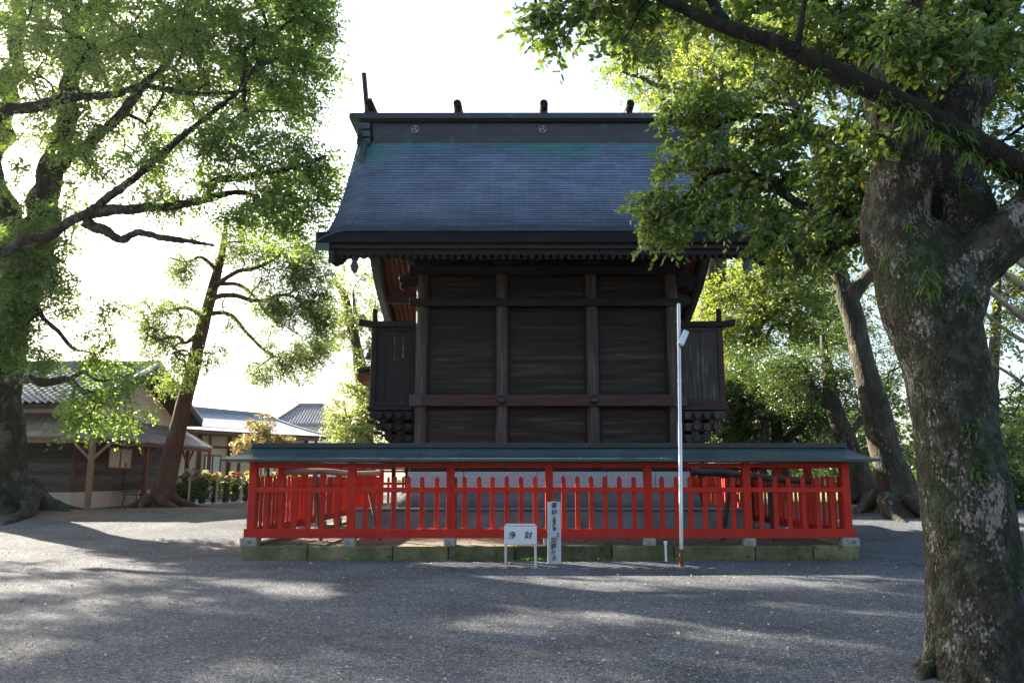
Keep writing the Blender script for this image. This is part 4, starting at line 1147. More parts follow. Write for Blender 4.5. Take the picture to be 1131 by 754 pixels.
def leaf_object(name, mat, pos, d, n, L, W, shape, parent=None):
    N = len(pos)
    s = unit(np.cross(d, n)); n = unit(np.cross(s, d))
    L = L[:, None]; W = W[:, None]
    if shape == 'kite':
        v = np.stack([pos, pos + d*L*0.45 + s*W*0.5 + n*W*0.14, pos + d*L, pos + d*L*0.45 - s*W*0.5 + n*W*0.14], 1)
        q = np.array([0,1,2, 0,2,3]); per = 4; lt = 3; nf = 2
    else:
        dr = -n * L
        v = np.stack([pos, pos + d*L*0.28 + s*W*0.42 + n*W*0.12, pos + d*L*0.64 + s*W*0.38 + n*W*0.10 + dr*0.06, pos + d*L + dr*0.20,
                      pos + d*L*0.64 - s*W*0.38 + n*W*0.10 + dr*0.06, pos + d*L*0.28 - s*W*0.42 + n*W*0.12], 1)
        q = np.array([0,1,2,3, 0,3,4,5]); per = 6; lt = 4; nf = 2
    v = v.reshape(-1, 3)
    off = np.array(world_loc(parent)) if parent is not None else np.zeros(3)
    v = v - off
    loops = (np.arange(N)[:, None] * per + q[None, :]).ravel()
    me = bpy.data.meshes.new(name)
    me.vertices.add(len(v)); me.vertices.foreach_set('co', v.astype(np.float32).ravel())
    me.loops.add(len(loops)); me.loops.foreach_set('vertex_index', loops.astype(np.int32))
    me.polygons.add(N * nf); me.polygons.foreach_set('loop_start', (np.arange(N * nf) * lt).astype(np.int32))
    me.update(calc_edges=True)
    me.materials.append(mat)
    o = bpy.data.objects.new(name, me); COL.objects.link(o)
    if parent is not None: o.parent = parent
    return o

def sprays(rng, centres, n_spray, per, spread, L, W, droop=0.15, flat=0.6, up=0.8, outward=None, clump=1.0, nrand=0.6):
    """Leaves set along short twigs that fan out of every clump centre; returns leaf arrays and the twig segments."""
    C_ = np.repeat(centres, n_spray, 0); K = len(C_)
    d = rng.normal(size=(K, 3)); d[:, 2] *= flat; d[:, 2] -= droop
    if outward is not None:
        o = C_ - outward; d += 0.5 * unit(o)
    d = unit(d)
    ln = spread * rng.uniform(0.5, 1.15, K)
    start = C_ + rng.normal(size=(K, 3)) * spread * 0.16 * clump
    f = (np.arange(per)[None, :] + rng.uniform(0, 1, (K, per))) / per
    f = 0.12 + 0.88 * f
    pos = start[:, None, :] + d[:, None, :] * (ln[:, None] * f)[:, :, None]
    pos[:, :, 2] -= 0.22 * ln[:, None] * f ** 2
    pos += rng.normal(size=pos.shape) * 0.05 * spread
    side = rng.normal(size=(K, per, 3)); side[:, :, 2] *= 0.5
    ld = d[:, None, :] * 0.55 + side * 0.62; ld[:, :, 2] -= droop * 1.2
    nn = rng.normal(size=(K, per, 3)) * nrand; nn[:, :, 2] += up
    pos = pos.reshape(-1, 3); ld = unit(ld.reshape(-1, 3)); nn = nn.reshape(-1, 3)
    N = len(pos)
    LL = L * rng.uniform(0.6, 1.2, N); WW = W * rng.uniform(0.65, 1.15, N)
    end = start + d * ln[:, None]; end[:, 2] -= 0.22 * ln
    return pos, ld, nn, LL, WW, start, end

def blob_points(rng, blobs):
    """blobs: (px, py, Y, rx_px, ry_px, ry_m, n): clump centres scattered through an ellipsoid."""
    out = []
    for px, py, Y, rx, ry, rd, n in blobs:
        c = np.array(P(px, py, Y)); t = Y / 880.0
        q = rng.normal(size=(n, 3)); q = unit(q) * (rng.uniform(0, 1, n) ** (1 / 2.6))[:, None]
        out.append(c + q * np.array([rx * t, rd, ry * t]))
    return np.concatenate(out)

def fuse_build(mb, mat, parent, voxel, fine, seed):
    """Melt overlapping stems into one trunk surface, then roughen it."""
    o = mb.build('trunk', mat, parent, smooth=True)
    md = o.modifiers.new('melt', 'REMESH'); md.mode = 'VOXEL'; md.voxel_size = voxel
    sm = o.modifiers.new('relax', 'SMOOTH'); sm.factor = 0.5; sm.iterations = 6
    bpy.context.view_layer.update()
    me = bpy.data.meshes.new_from_object(o.evaluated_get(bpy.context.evaluated_depsgraph_get()))
    o.modifiers.clear(); o.data = me
    n = len(me.vertices)
    co = np.empty(n * 3); me.vertices.foreach_get('co', co); co = co.reshape(-1, 3)
    no = np.empty(n * 3); me.vertices.foreach_get('normal', no); no = no.reshape(-1, 3)
    k = 0.016 / max(fine, 1e-6) if fine else 1
    d = np.array([noise.noise(Vector((x * 6, y * 6, z * 2.6 + seed))) + 0.7 * noise.noise(Vector((x * 15, y * 15, z * 8))) + 0.45 * noise.noise(Vector((x * 36, y * 36, z * 26))) for x, y, z in co * (0.011 / fine)])
    me.vertices.foreach_set('co', (co + no * (d * fine)[:, None]).ravel())
    me.polygons.foreach_set('use_smooth', [True] * len(me.polygons))
    me.materials.clear(); me.materials.append(mat); me.update()
    return o

def tree(name, label, cat, group, base, limbs, blobs, bark_m, leaf_m, seed, leaf=(0.10, 0.05), n_spray=8, per=12, spread=0.75, droop=0.15, shape='kite',
         twig=0.011, limb_mat=None, flare=None, sides=16, rough=0.18, stems=False, trunk_n=26, up=0.8, flat=0.6, twig_sides=4, keep=None, clump=1.0, fine=0.0, fuse=0, voxel=0.03, nrand=0.6):
    """limbs: [(points, radii)], the first one the trunk. Twigs grow from the limbs to every clump of leaves."""
    rng = np.random.default_rng(seed); rnd = random.Random(seed)
    t = empty(name, base, label, cat, group)
    nodes, parent_i, cnt_base = [], [], []
    fused = MB()
    for li, (pts, rad) in enumerate(limbs):
        sp, ro = spline(pts, rad, trunk_n if li == 0 else max(8, (16 if fine and rad[0] > 0.12 else 5) * len(pts)))
        if li > 0:       # a little gnarl
            sp = [p if i == 0 else p + Vector((noise.noise(p * 0.9 + Vector((seed, 0, 0))), noise.noise(p * 0.9 + Vector((0, seed, 0))), noise.noise(p * 0.9 + Vector((0, 0, seed))))) * ro[i] * 1.2 for i, p in enumerate(sp)]
        if li < fuse:
            fused.tube(sp, ro, 36, rough=rough, freq=1.0 / max(0.25, rad[0] * 1.6), flare=flare if li == 0 else None, seed=seed + li)
            if li == fuse - 1: fuse_build(fused, bark_m, t, voxel, fine, seed)
        else:
          mb = MB(); mb.tube(sp, ro, sides if li == 0 else max(6, sides * 2 // 3 if fine else sides // 2), rough=rough, freq=1.0 / max(0.25, rad[0] * 1.6), flare=flare if li == 0 else None, seed=seed + li, fine=fine if rad[0] > 0.12 else 0.0)
          mb.build('trunk' if li == 0 else 'limb', bark_m if li == 0 else (limb_mat or bark_m), t, smooth=True)
        st = len(sp) // 2 if li == 0 else 1
        for p in sp[st:]: nodes.append(np.array(p)); parent_i.append(-1)
    C_ = blob_points(rng, blobs)
    if keep is not None: C_ = C_[[keep(c) for c in C_]]
    nodes = list(nodes); n0 = len(nodes)
    A = np.array(nodes)
    dist = np.array([np.min(np.linalg.norm(A - c, axis=1)) for c in C_])
    order = np.argsort(dist)
    buf = np.zeros((n0 + 4 * len(C_) + 8, 3)); buf[:n0] = A; cur = n0
    par = [-1] * n0
    paths = []
    for ci in order:
        c = C_[ci]
        dd = buf[:cur] - c
        k = int(np.argmin(np.linalg.norm(dd, axis=1) + 0.35 * np.maximum(0, dd[:, 2])))
        a = buf[k]; ln = np.linalg.norm(c - a)
        prev = k; ids = [k]
        m = 3
        bend = rng.normal(size=3) * ln * 0.10; bend[2] += ln * 0.07
        for j in range(1, m + 1):
            f = j / m
            p = a + (c - a) * f + bend * math.sin(math.pi * f)
            buf[cur] = p; par.append(prev); prev = cur; ids.append(cur); cur += 1
        paths.append(ids)
    cnt = np.zeros(cur)
    for ids in paths: cnt[ids[-1]] += 1
    for i in range(cur - 1, n0 - 1, -1):
        if par[i] >= 0: cnt[par[i]] += cnt[i]
    mb = MB()
    for ids in paths:
        pts = [Vector(buf[i]) for i in ids]
        rr = [twig * max(1.0, cnt[i]) ** 0.5 for i in ids]; rr[0] = min(rr[0], rr[1] * 1.25)
        sp, ro = spline(pts, rr, 6)
        mb.tube(sp, ro, twig_sides, cap=False)
    pos, ld, nn, LL, WW, s0, e0 = sprays(rng, C_, n_spray, per, spread, leaf[0], leaf[1], droop, flat, up, np.array(P(*blobs[0][:3])), clump, nrand)
    if stems:
        for a, b in zip(s0, e0):
            a = Vector(a); b = Vector(b); mid = (a + b) / 2 + Vector((0, 0, (b - a).length * 0.05))
            mb.tube([a, mid, b], [twig * 0.55, twig * 0.4, twig * 0.2], 3, cap=False)
    mb.build('twig', limb_mat or bark_m, t, smooth=True)
    leaf_object('crown', leaf_m, pos, ld, nn, LL, WW, shape, t)
    return t

def root_flare(h0, amt, lobes, ph):
    def f(s, a):
        e = math.exp(-s / h0)
        return 1 + amt * e * (0.75 + 0.35 * math.cos(lobes * a + ph) + 0.2 * math.cos((lobes + 2) * a + 2 * ph))
    return f

def roots(t, c, n, r0, length, mat, seed):
    rd_ = random.Random(seed)
    for k in range(n):
        a = 2 * math.pi * (k + rd_.uniform(-0.3, 0.3)) / n
        L = length * rd_.uniform(0.6, 1.1); pts = []
        for j in range(6):
            f = j / 5; aa = a + 0.35 * math.sin(3 * f + k)
            x = c[0] + math.cos(aa) * (r0 * 0.6 + L * f); y = c[1] + math.sin(aa) * (r0 * 0.6 + L * f)
            pts.append(Vector((x, y, gzf(x, y) + 0.34 * r0 * (1 - f) ** 2 + 0.06 * (1 - f) - 0.10 * f)))
        sp, ro = spline(pts, [r0 * 0.30, r0 * 0.2, r0 * 0.14, r0 * 0.11, r0 * 0.08, r0 * 0.04], 16)
        mb = MB().tube(sp, ro, 8, rough=0.25, freq=2.5, seed=k); mb.build('root', mat, t, smooth=True)

# ------------------------------------------------------------------ trees, sun side of the forecourt
Y0 = 26.0
b0 = P(-12, 574, Y0); b0.z = gzf(b0.x, b0.y)
camphor = tree('camphor_tree', 'giant spreading camphor tree with root flare beside the dark clapboard house', 'tree', 'trees round the forecourt', b0,
    [([b0 - Vector((0,0,0.4)), P(-10, 535, Y0), P(-10, 460, Y0), P(-4, 380, Y0), P(12, 310, Y0 + 0.2), P(30, 250, Y0 + 0.5)], [1.30, 1.08, 0.90, 0.86, 0.90, 0.70]),
     ([P(18, 300, Y0), P(48, 230, Y0), P(66, 160, Y0 - 0.2), P(78, 90, Y0 - 0.3), P(84, 10, Y0), P(92, -90, Y0 + 0.5)], [0.70, 0.48, 0.34, 0.28, 0.22, 0.12]),
     ([P(10, 320, Y0), P(-10, 240, Y0 + 1), P(2, 150, Y0 + 1.5), P(20, 60, Y0 + 2), P(10, -60, Y0 + 2.5)], [0.7, 0.5, 0.36, 0.27, 0.12]),
     ([P(-95, 300, Y0 - 2.0), P(0, 278, Y0 - 2.5), P(70, 248, Y0 - 3.0), P(124, 214, Y0 - 3.5), P(180, 168, Y0 - 4.0), P(250, 112, Y0 - 4.5), P(285, 70, Y0 - 5)], [0.155, 0.145, 0.135, 0.12, 0.095, 0.065, 0.03]),
     ([P(96, 234, Y0 - 3.3), P(140, 232, Y0 - 3.4), P(180, 226, Y0 - 3.2), P(228, 218, Y0 - 3.0), P(262, 214, Y0 - 2.8), P(310, 222, Y0 - 2.6), P(372, 220, Y0 - 2.4)], [0.17, 0.15, 0.13, 0.11, 0.085, 0.06, 0.025]),
     ([P(92, 244, Y0 - 3.2), P(118, 256, Y0 - 3.6), P(134, 264, Y0 - 3.8), P(152, 257, Y0 - 4.0), P(190, 262, Y0 - 4.2), P(236, 272, Y0 - 4.4)], [0.16, 0.14, 0.12, 0.10, 0.085, 0.03]),
     ([P(228, 218, Y0 - 3.0), P(236, 200, Y0 - 3.2), P(272, 196, Y0 - 3.4), P(318, 188, Y0 - 3.5), P(362, 172, Y0 - 3.5)], [0.13, 0.11, 0.1, 0.07, 0.03]),
     ([P(-60, 150, Y0 - 3), P(0, 128, Y0 - 3), P(42, 120, Y0 - 3), P(70, 106, Y0 - 3), P(120, 104, Y0 - 3.2), P(170, 96, Y0 - 3.5), P(225, 104, Y0 - 3.8), P(276, 99, Y0 - 4)], [0.21, 0.19, 0.16, 0.14, 0.11, 0.085, 0.06, 0.02]),
     ([P(60, 190, Y0), P(95, 160, Y0 - 1), P(150, 110, Y0 - 2), P(205, 30, Y0 - 2.5), P(250, -50, Y0 - 3)], [0.24, 0.18, 0.13, 0.09, 0.04]),
     ([P(84, 20, Y0), P(140, -20, Y0 - 1), P(220, -80, Y0 - 2)], [0.24, 0.18, 0.06]),
     ([P(10, 330, Y0 - 0.6), P(36, 336, Y0 - 1.2), P(48, 352, Y0 - 1.4), P(66, 366, Y0 - 1.5), P(80, 384, Y0 - 1.6), P(96, 388, Y0 - 1.7)], [0.12, 0.1, 0.075, 0.065, 0.055, 0.03]),
     ([P(0, 418, Y0 - 1.0), P(24, 419, Y0 - 1.8), P(56, 421, Y0 - 2.2), P(76, 418, Y0 - 2.4), P(90, 432, Y0 - 2.6), P(106, 446, Y0 - 2.8)], [0.17, 0.13, 0.115, 0.1, 0.07, 0.03]),
     ([P(76, 418, Y0 - 2.4), P(92, 410, Y0 - 2.6), P(108, 420, Y0 - 2.8), P(136, 418, Y0 - 3.0)], [0.08, 0.06, 0.045, 0.02]),
     ([P(-10, 200, Y0), P(-160, 110, Y0 + 1), P(-300, 60, Y0 + 1)], [0.6, 0.4, 0.12])],
    [(150, 70, Y0 - 1.5, 150, 95, 4.5, 175), (60, 20, Y0 - 1, 130, 100, 4.5, 125), (270, 70, Y0 - 3, 85, 85, 3.5, 110), (320, 40, Y0 - 3, 48, 70, 3, 58), (350, 10, Y0 - 3, 26, 36, 2, 16), (20, 150, Y0 - 1, 75, 90, 3.5, 42), (60, 230, Y0 - 1, 50, 30, 2, 10),
     (330, 190, Y0 - 3, 42, 42, 2, 30), (280, 170, Y0 - 3.5, 62, 36, 2, 30), (300, 245, Y0 - 3, 64, 30, 2, 26), (190, 190, Y0 - 3.5, 70, 40, 2, 22), (120, 170, Y0 - 2, 60, 40, 2.5, 20),
     (30, 290, Y0 - 1.0, 50, 58, 1.5, 70), (6, 350, Y0 - 1.2, 34, 55, 0.8, 50), (70, 322, Y0 - 1.2, 24, 28, 0.8, 10), (118, 352, Y0 - 1.8, 26, 24, 0.8, 5), (110, 396, Y0 - 1.8, 14, 16, 0.6, 6), (60, 392, Y0 - 1.6, 30, 10, 0.6, 5),
     (108, 436, Y0 - 2.7, 48, 30, 1.0, 9), (112, 464, Y0 - 2.8, 20, 12, 0.5, 3), (146, 432, Y0 - 3, 24, 26, 0.8, 4),
     (40, -110, Y0, 260, 90, 5, 90), (260, -70, Y0 - 2, 110, 70, 4, 40), (-140, 60, Y0, 90, 170, 5, 60), (-190, 190, Y0 - 2, 110, 110, 4, 66), (-90, 130, Y0 - 3, 60, 110, 3, 36), (-60, -40, Y0 + 3, 120, 110, 4, 40)],  # unseen crown above and beside the view, added to shade the forecourt
    M['bark_camphor'], M['leaf_camphor'], 21, leaf=(0.120, 0.070), n_spray=15, per=17, spread=0.80, droop=0.12, twig=0.012, flare=root_flare(0.07, 0.85, 5, 0.6), sides=28, rough=0.24, trunk_n=34, fine=0.03, fuse=3, voxel=0.07)
roots(camphor, b0, 9, 1.7, 2.6, M['bark_camphor'], 4)

Y1 = 29.0
b1 = P(176, 563, Y1); b1.z = gzf(b1.x, b1.y)
cedar = tree('leaning_cypress', 'slender leaning red barked cypress with drooping tufts in front of the porch', 'tree', 'trees round the forecourt', b1,
    [([b1 - Vector((0,0,0.3)), P(182, 535, Y1), P(195, 480, Y1), P(210, 420, Y1), P(222, 370, Y1), P(234, 322, Y1), P(246, 276, Y1), P(250, 240, Y1)], [0.44, 0.37, 0.30, 0.265, 0.24, 0.2, 0.13, 0.05]),
     ([P(222, 368, Y1), P(206, 378, Y1 - 0.6), P(196, 372, Y1 - 1), P(176, 374, Y1 - 1.4), P(162, 370, Y1 - 1.8)], [0.10, 0.07, 0.06, 0.045, 0.02]),
     ([P(226, 350, Y1), P(208, 340, Y1 - 0.5), P(190, 342, Y1 - 1), P(168, 346, Y1 - 1.2)], [0.09, 0.07, 0.05, 0.02]),
     ([P(232, 330, Y1), P(262, 326, Y1 - 0.6), P(290, 332, Y1 - 1), P(318, 326, Y1 - 1.4), P(342, 338, Y1 - 1.6)], [0.11, 0.09, 0.07, 0.05, 0.02]),
     ([P(236, 318, Y1), P(262, 300, Y1 - 0.8), P(284, 296, Y1 - 1.2), P(312, 282, Y1 - 1.4), P(340, 270, Y1 - 1.6)], [0.10, 0.08, 0.06, 0.04, 0.02]),
     ([P(228, 346, Y1), P(256, 350, Y1 + 0.5), P(276, 372, Y1 + 0.6), P(300, 392, Y1 + 0.4), P(330, 396, Y1 + 0.2)], [0.10, 0.08, 0.06, 0.04, 0.02]),
     ([P(240, 300, Y1), P(222, 284, Y1 - 0.5), P(206, 290, Y1 - 1), P(186, 284, Y1 - 1.2)], [0.08, 0.06, 0.04, 0.02]),
     ([P(238, 312, Y1), P(270, 318, Y1 + 0.8), P(300, 350, Y1 + 1), P(334, 372, Y1 + 1)], [0.09, 0.07, 0.05, 0.02])],
    [(186, 346, Y1 - 1.2, 34, 30, 0.9, 35), (168, 372, Y1 - 1.5, 18, 18, 0.7, 14), (192, 402, Y1 - 1, 22, 22, 0.7, 16), (200, 300, Y1 - 1, 26, 26, 0.9, 19),
     (250, 268, Y1, 40, 30, 1.2, 35), (300, 290, Y1 - 1.2, 48, 30, 1.2, 35), (340, 300, Y1 - 1.6, 28, 44, 0.9, 42), (352, 350, Y1 - 1.2, 16, 44, 0.8, 35), (320, 338, Y1 - 1.2, 34, 24, 1.0, 32),
     (330, 385, Y1, 36, 20, 0.9, 32), (312, 410, Y1 + 0.3, 34, 12, 0.7, 18), (280, 350, Y1, 40, 40, 1.2, 22), (275, 405, Y1 + 0.5, 16, 12, 0.5, 6), (234, 392, Y1 - 0.6, 18, 18, 0.6, 8)],
    M['bark_cedar'], M['leaf_cypress'], 31, leaf=(0.085, 0.042), n_spray=15, per=17, spread=0.66, droop=0.35, flat=0.45, twig=0.012, flare=root_flare(0.05, 0.7, 4, 1.0), sides=18, rough=0.16, clump=1.3)
roots(cedar, b1, 7, 0.75, 1.5, M['bark_cedar'], 8)

Y2 = 48.0
b2 = P(408, 530, Y2); b2.z = 0.43
tree('pale_plane_tree', 'pale sunlit tree with a long bent bare limb beyond the shrine eave', 'tree', 'trees beyond the enclosure', b2,
    [([b2, P(404, 480, Y2), P(400, 430, Y2), P(396, 392, Y2), P(386, 352, Y2), P(380, 326, Y2), P(368, 308, Y2)], [0.55, 0.5, 0.42, 0.34, 0.28, 0.24, 0.12]),
     ([P(398, 410, Y2), P(394, 380, Y2 + 1), P(392, 350, Y2 + 1), P(390, 322, Y2 + 1)], [0.3, 0.22, 0.16, 0.06]),
     ([P(402, 450, Y2), P(420, 400, Y2), P(436, 340, Y2 + 1), P(440, 290, Y2 + 2)], [0.4, 0.3, 0.2, 0.08])],
    [(396, 330, Y2, 34, 34, 3, 30), (380, 370, Y2, 20, 30, 2, 10), (410, 380, Y2, 30, 40, 3, 26), (392, 440, Y2 - 1, 26, 34, 2, 38), (384, 474, Y2 - 1, 22, 18, 2, 24), (420, 470, Y2, 30, 40, 3, 30), (400, 300, Y2, 30, 16, 2, 8), (470, 380, Y2 + 3, 50, 90, 4, 40)],
    M['bark_far'], M['leaf_pale'], 41, leaf=(0.20, 0.11), n_spray=9, per=12, spread=1.0, twig=0.014, sides=12)

Y3 = 38.0
b3 = P(296, 545, Y3); b3.z = 0.43
tree('autumn_tree', 'small round tree turning red and yellow behind the fence corner', 'tree', 'trees beyond the enclosure', b3,
    [([b3, P(296, 520, Y3), P(294, 500, Y3), P(292, 480, Y3)], [0.10, 0.085, 0.07, 0.03]),
     ([P(295, 505, Y3), P(280, 490, Y3), P(272, 482, Y3)], [0.05, 0.035, 0.015]), ([P(295, 502, Y3), P(312, 490, Y3), P(318, 486, Y3)], [0.05, 0.035, 0.015])],
    [(290, 468, Y3, 15, 13, 0.7, 26), (290, 484, Y3, 30, 12, 1.0, 46), (272, 490, Y3, 14, 9, 0.6, 16), (312, 488, Y3, 14, 8, 0.6, 16), (286, 500, Y3, 28, 10, 1.0, 22)],
    M['bark_far'], M['leaf_autumn'], 51, leaf=(0.095, 0.06), n_spray=7, per=11, spread=0.32, twig=0.008, sides=8)

# ------------------------------------------------------------------ trees, wooded side
Y4 = 25.5
b4 = P(998, 566, Y4); b4.z = gzf(b4.x, b4.y)
lt = tree('leaning_camphor', 'tall leaning grey brown trunk with wide mossy foot just past the fence corner', 'tree', 'trees round the forecourt', b4,
    [([b4 - Vector((0,0,0.3)), P(992, 545, Y4), P(980, 505, Y4), P(966, 450, Y4), P(952, 395, Y4), P(940, 345, Y4), P(928, 308, Y4), P(915, 270, Y4), P(905, 200, Y4)], [0.80, 0.60, 0.48, 0.41, 0.37, 0.34, 0.30, 0.24, 0.12]),
     ([P(928, 308, Y4), P(912, 285, Y4 - 0.5), P(890, 262, Y4 - 1), P(860, 230, Y4 - 1.5)], [0.24, 0.2, 0.14, 0.05]),
     ([P(938, 338, Y4), P(962, 290, Y4), P(990, 230, Y4), P(1010, 150, Y4)], [0.26, 0.2, 0.14, 0.06]),
     ([P(915, 270, Y4), P(900, 160, Y4), P(860, 90, Y4 + 0.5), P(820, 40, Y4 + 1)], [0.24, 0.2, 0.14, 0.05])],
    [(880, 240, Y4, 60, 50, 2.5, 36), (950, 200, Y4 + 1, 80, 80, 3, 50), (830, 90, Y4 + 1, 110, 70, 3, 80), (930, 60, Y4 + 1, 120, 80, 3, 70), (912, 262, Y4 - 0.6, 40, 26, 1, 16), (1060, 120, Y4 + 2, 90, 120, 3, 50), (1000, 330, Y4 + 1, 40, 30, 1, 10)],
    M['bark_far'], M['leaf_yellow'], 61, leaf=(0.125, 0.07), n_spray=9, per=14, spread=0.85, twig=0.012, flare=root_flare(0.06, 1.1, 5, 0.2), sides=22, rough=0.24)
roots(lt, b4, 8, 1.1, 1.6, M['bark_far'], 12)

Y5 = 30.5
b5 = P(962, 556, Y5); b5.z = gzf(b5.x, b5.y)
t5 = tree('dark_evergreen', 'dark evergreen leaning behind the fence end with its bare brown foot on earth', 'tree', 'trees round the forecourt', b5,
    [([b5 - Vector((0,0,0.3)), P(952, 530, Y5), P(940, 500, Y5), P(928, 470, Y5), P(918, 440, Y5), P(914, 410, Y5), P(908, 370, Y5)], [0.62, 0.46, 0.38, 0.34, 0.30, 0.24, 0.08]),
     ([P(922, 450, Y5), P(900, 430, Y5), P(888, 405, Y5), P(872, 392, Y5)], [0.2, 0.15, 0.1, 0.04]),
     ([P(934, 485, Y5), P(960, 450, Y5 + 1), P(980, 420, Y5 + 1)], [0.16, 0.12, 0.05])],
    [(905, 410, Y5, 56, 34, 2, 52), (860, 420, Y5, 40, 34, 2, 36), (955, 430, Y5 + 1, 40, 34, 2, 34), (985, 400, Y5 + 2, 30, 50, 2, 28), (970, 488, Y5 + 1, 30, 18, 1.2, 16), (930, 370, Y5 + 1, 50, 24, 2, 20)],
    M['bark_far'], M['leaf_dark'], 71, leaf=(0.12, 0.06), n_spray=9, per=14, spread=0.8, twig=0.012, flare=root_flare(0.06, 0.8, 4, 0.2), sides=16)
roots(t5, b5, 6, 0.8, 1.5, M['bark_far'], 15)

Y6 = 35.0
b6 = P(862, 545, Y6); b6.z = 0.43
tree('forked_evergreen', 'dark forked evergreen showing its twin stems above the fence canopy', 'tree', 'trees beyond the enclosure', b6,
    [([b6 - Vector((0,0,0.3)), P(862, 520, Y6), P(860, 500, Y6), P(858, 478, Y6), P(856, 450, Y6), P(850, 400, Y6)], [0.42, 0.38, 0.36, 0.24, 0.2, 0.08]),
     ([P(861, 500, Y6), P(872, 482, Y6), P(882, 472, Y6), P(886, 455, Y6)], [0.26, 0.2, 0.16, 0.06]),
     ([P(844, 540, Y6 - 1), P(845, 500, Y6 - 1), P(846, 470, Y6 - 1), P(838, 430, Y6 - 1)], [0.2, 0.18, 0.16, 0.06])],
    [(850, 425, Y6, 50, 36, 2.0, 110), (818, 430, Y6, 22, 50, 2, 60), (884, 445, Y6, 40, 30, 2, 60), (812, 470, Y6 + 1, 26, 24, 2, 24), (905, 474, Y6 + 1, 34, 22, 2, 30), (850, 480, Y6 + 3, 60, 24, 1.5, 40)],
    M['bark_far'], M['leaf_dark'], 81, leaf=(0.15, 0.08), n_spray=9, per=13, spread=0.9, twig=0.012, sides=12)

Y7 = 40.0
b7 = P(800, 545, Y7); b7.z = 0.43
tree('sunlit_broadleaf', 'sunlit yellow green broadleaf filling the gap beside the shrine screen', 'tree', 'trees beyond the enclosure', b7,
    [([b7, P(806, 500, Y7), P(815, 440, Y7), P(830, 370, Y7), P(850, 300, Y7), P(860, 220, Y7)], [0.5, 0.44, 0.38, 0.32, 0.26, 0.1]),
     ([P(815, 440, Y7), P(796, 400, Y7), P(780, 350, Y7)], [0.22, 0.16, 0.06]),
     ([P(830, 370, Y7), P(870, 330, Y7), P(920, 300, Y7)], [0.24, 0.18, 0.06])],
    [(840, 330, Y7, 70, 56, 4, 210), (900, 345, Y7, 60, 46, 3, 120), (800, 370, Y7, 34, 70, 3, 110), (870, 260, Y7, 80, 50, 4, 60), (800, 470, Y7 + 2, 40, 40, 3, 40), (940, 300, Y7 + 1, 50, 60, 3, 40)],
    M['bark_far'], M['leaf_yellow'], 91, leaf=(0.17, 0.095), n_spray=9, per=13, spread=1.0, twig=0.013, sides=12)

Y8 = 33.0
b8 = P(770, 545, 44); b8.z = 0.43
tree('tall_golden_tree', 'tall golden green tree rising above the shrine ridge end', 'tree', 'trees beyond the enclosure', b8,
    [([b8, P(778, 420, 42), P(790, 300, 40), P(796, 200, 38), P(790, 130, 37), P(780, 60, 36), P(770, -30, 36)], [0.7, 0.62, 0.55, 0.45, 0.36, 0.25, 0.1]),
     ([P(792, 150, 37), P(760, 110, 36), P(720, 92, 35), P(684, 78, 34)], [0.26, 0.18, 0.12, 0.04]),
     ([P(788, 110, 37), P(830, 60, 36), P(880, 20, 36)], [0.24, 0.16, 0.05]),
     ([P(796, 190, 38), P(850, 150, 37), P(900, 110, 37)], [0.26, 0.18, 0.06])],
    [(740, 60, 36, 80, 46, 3, 120), (690, 40, 35, 46, 34, 2, 40), (800, 90, 37, 80, 60, 3, 74), (770, 0, 36, 110, 50, 3, 70), (730, 110, 36, 46, 22, 2, 22), (860, 40, 37, 80, 60, 3, 50), (780, -70, 36, 150, 50, 3, 40), (820, 170, 38, 50, 40, 3, 36)],
    M['bark_far'], M['leaf_yellow'], 101, leaf=(0.155, 0.085), n_spray=9, per=13, spread=1.0, twig=0.013, sides=12)

b9 = P(1092, 552, 34); b9.z = 0.43
tree('shaded_evergreen', 'dense evergreen half hidden by the nearest lichen covered trunk', 'tree', 'trees beyond the enclosure', b9,
    [([b9, P(1092, 500, 34), P(1096, 430, 34), P(1100, 360, 34), P(1104, 300, 34)], [0.35, 0.3, 0.26, 0.2, 0.08])],
    [(1110, 500, 34, 50, 40, 2, 60), (1120, 450, 34, 44, 22, 2, 14), (1100, 340, 34, 40, 40, 2, 26), (1130, 290, 34, 50, 40, 2, 40), (1050, 470, 35, 40, 50, 2, 30), (1180, 440, 34, 50, 90, 3, 50)],
    M['bark_far'], M['leaf_dark'], 111, leaf=(0.14, 0.075), n_spray=9, per=13, spread=0.85, twig=0.012, sides=10)

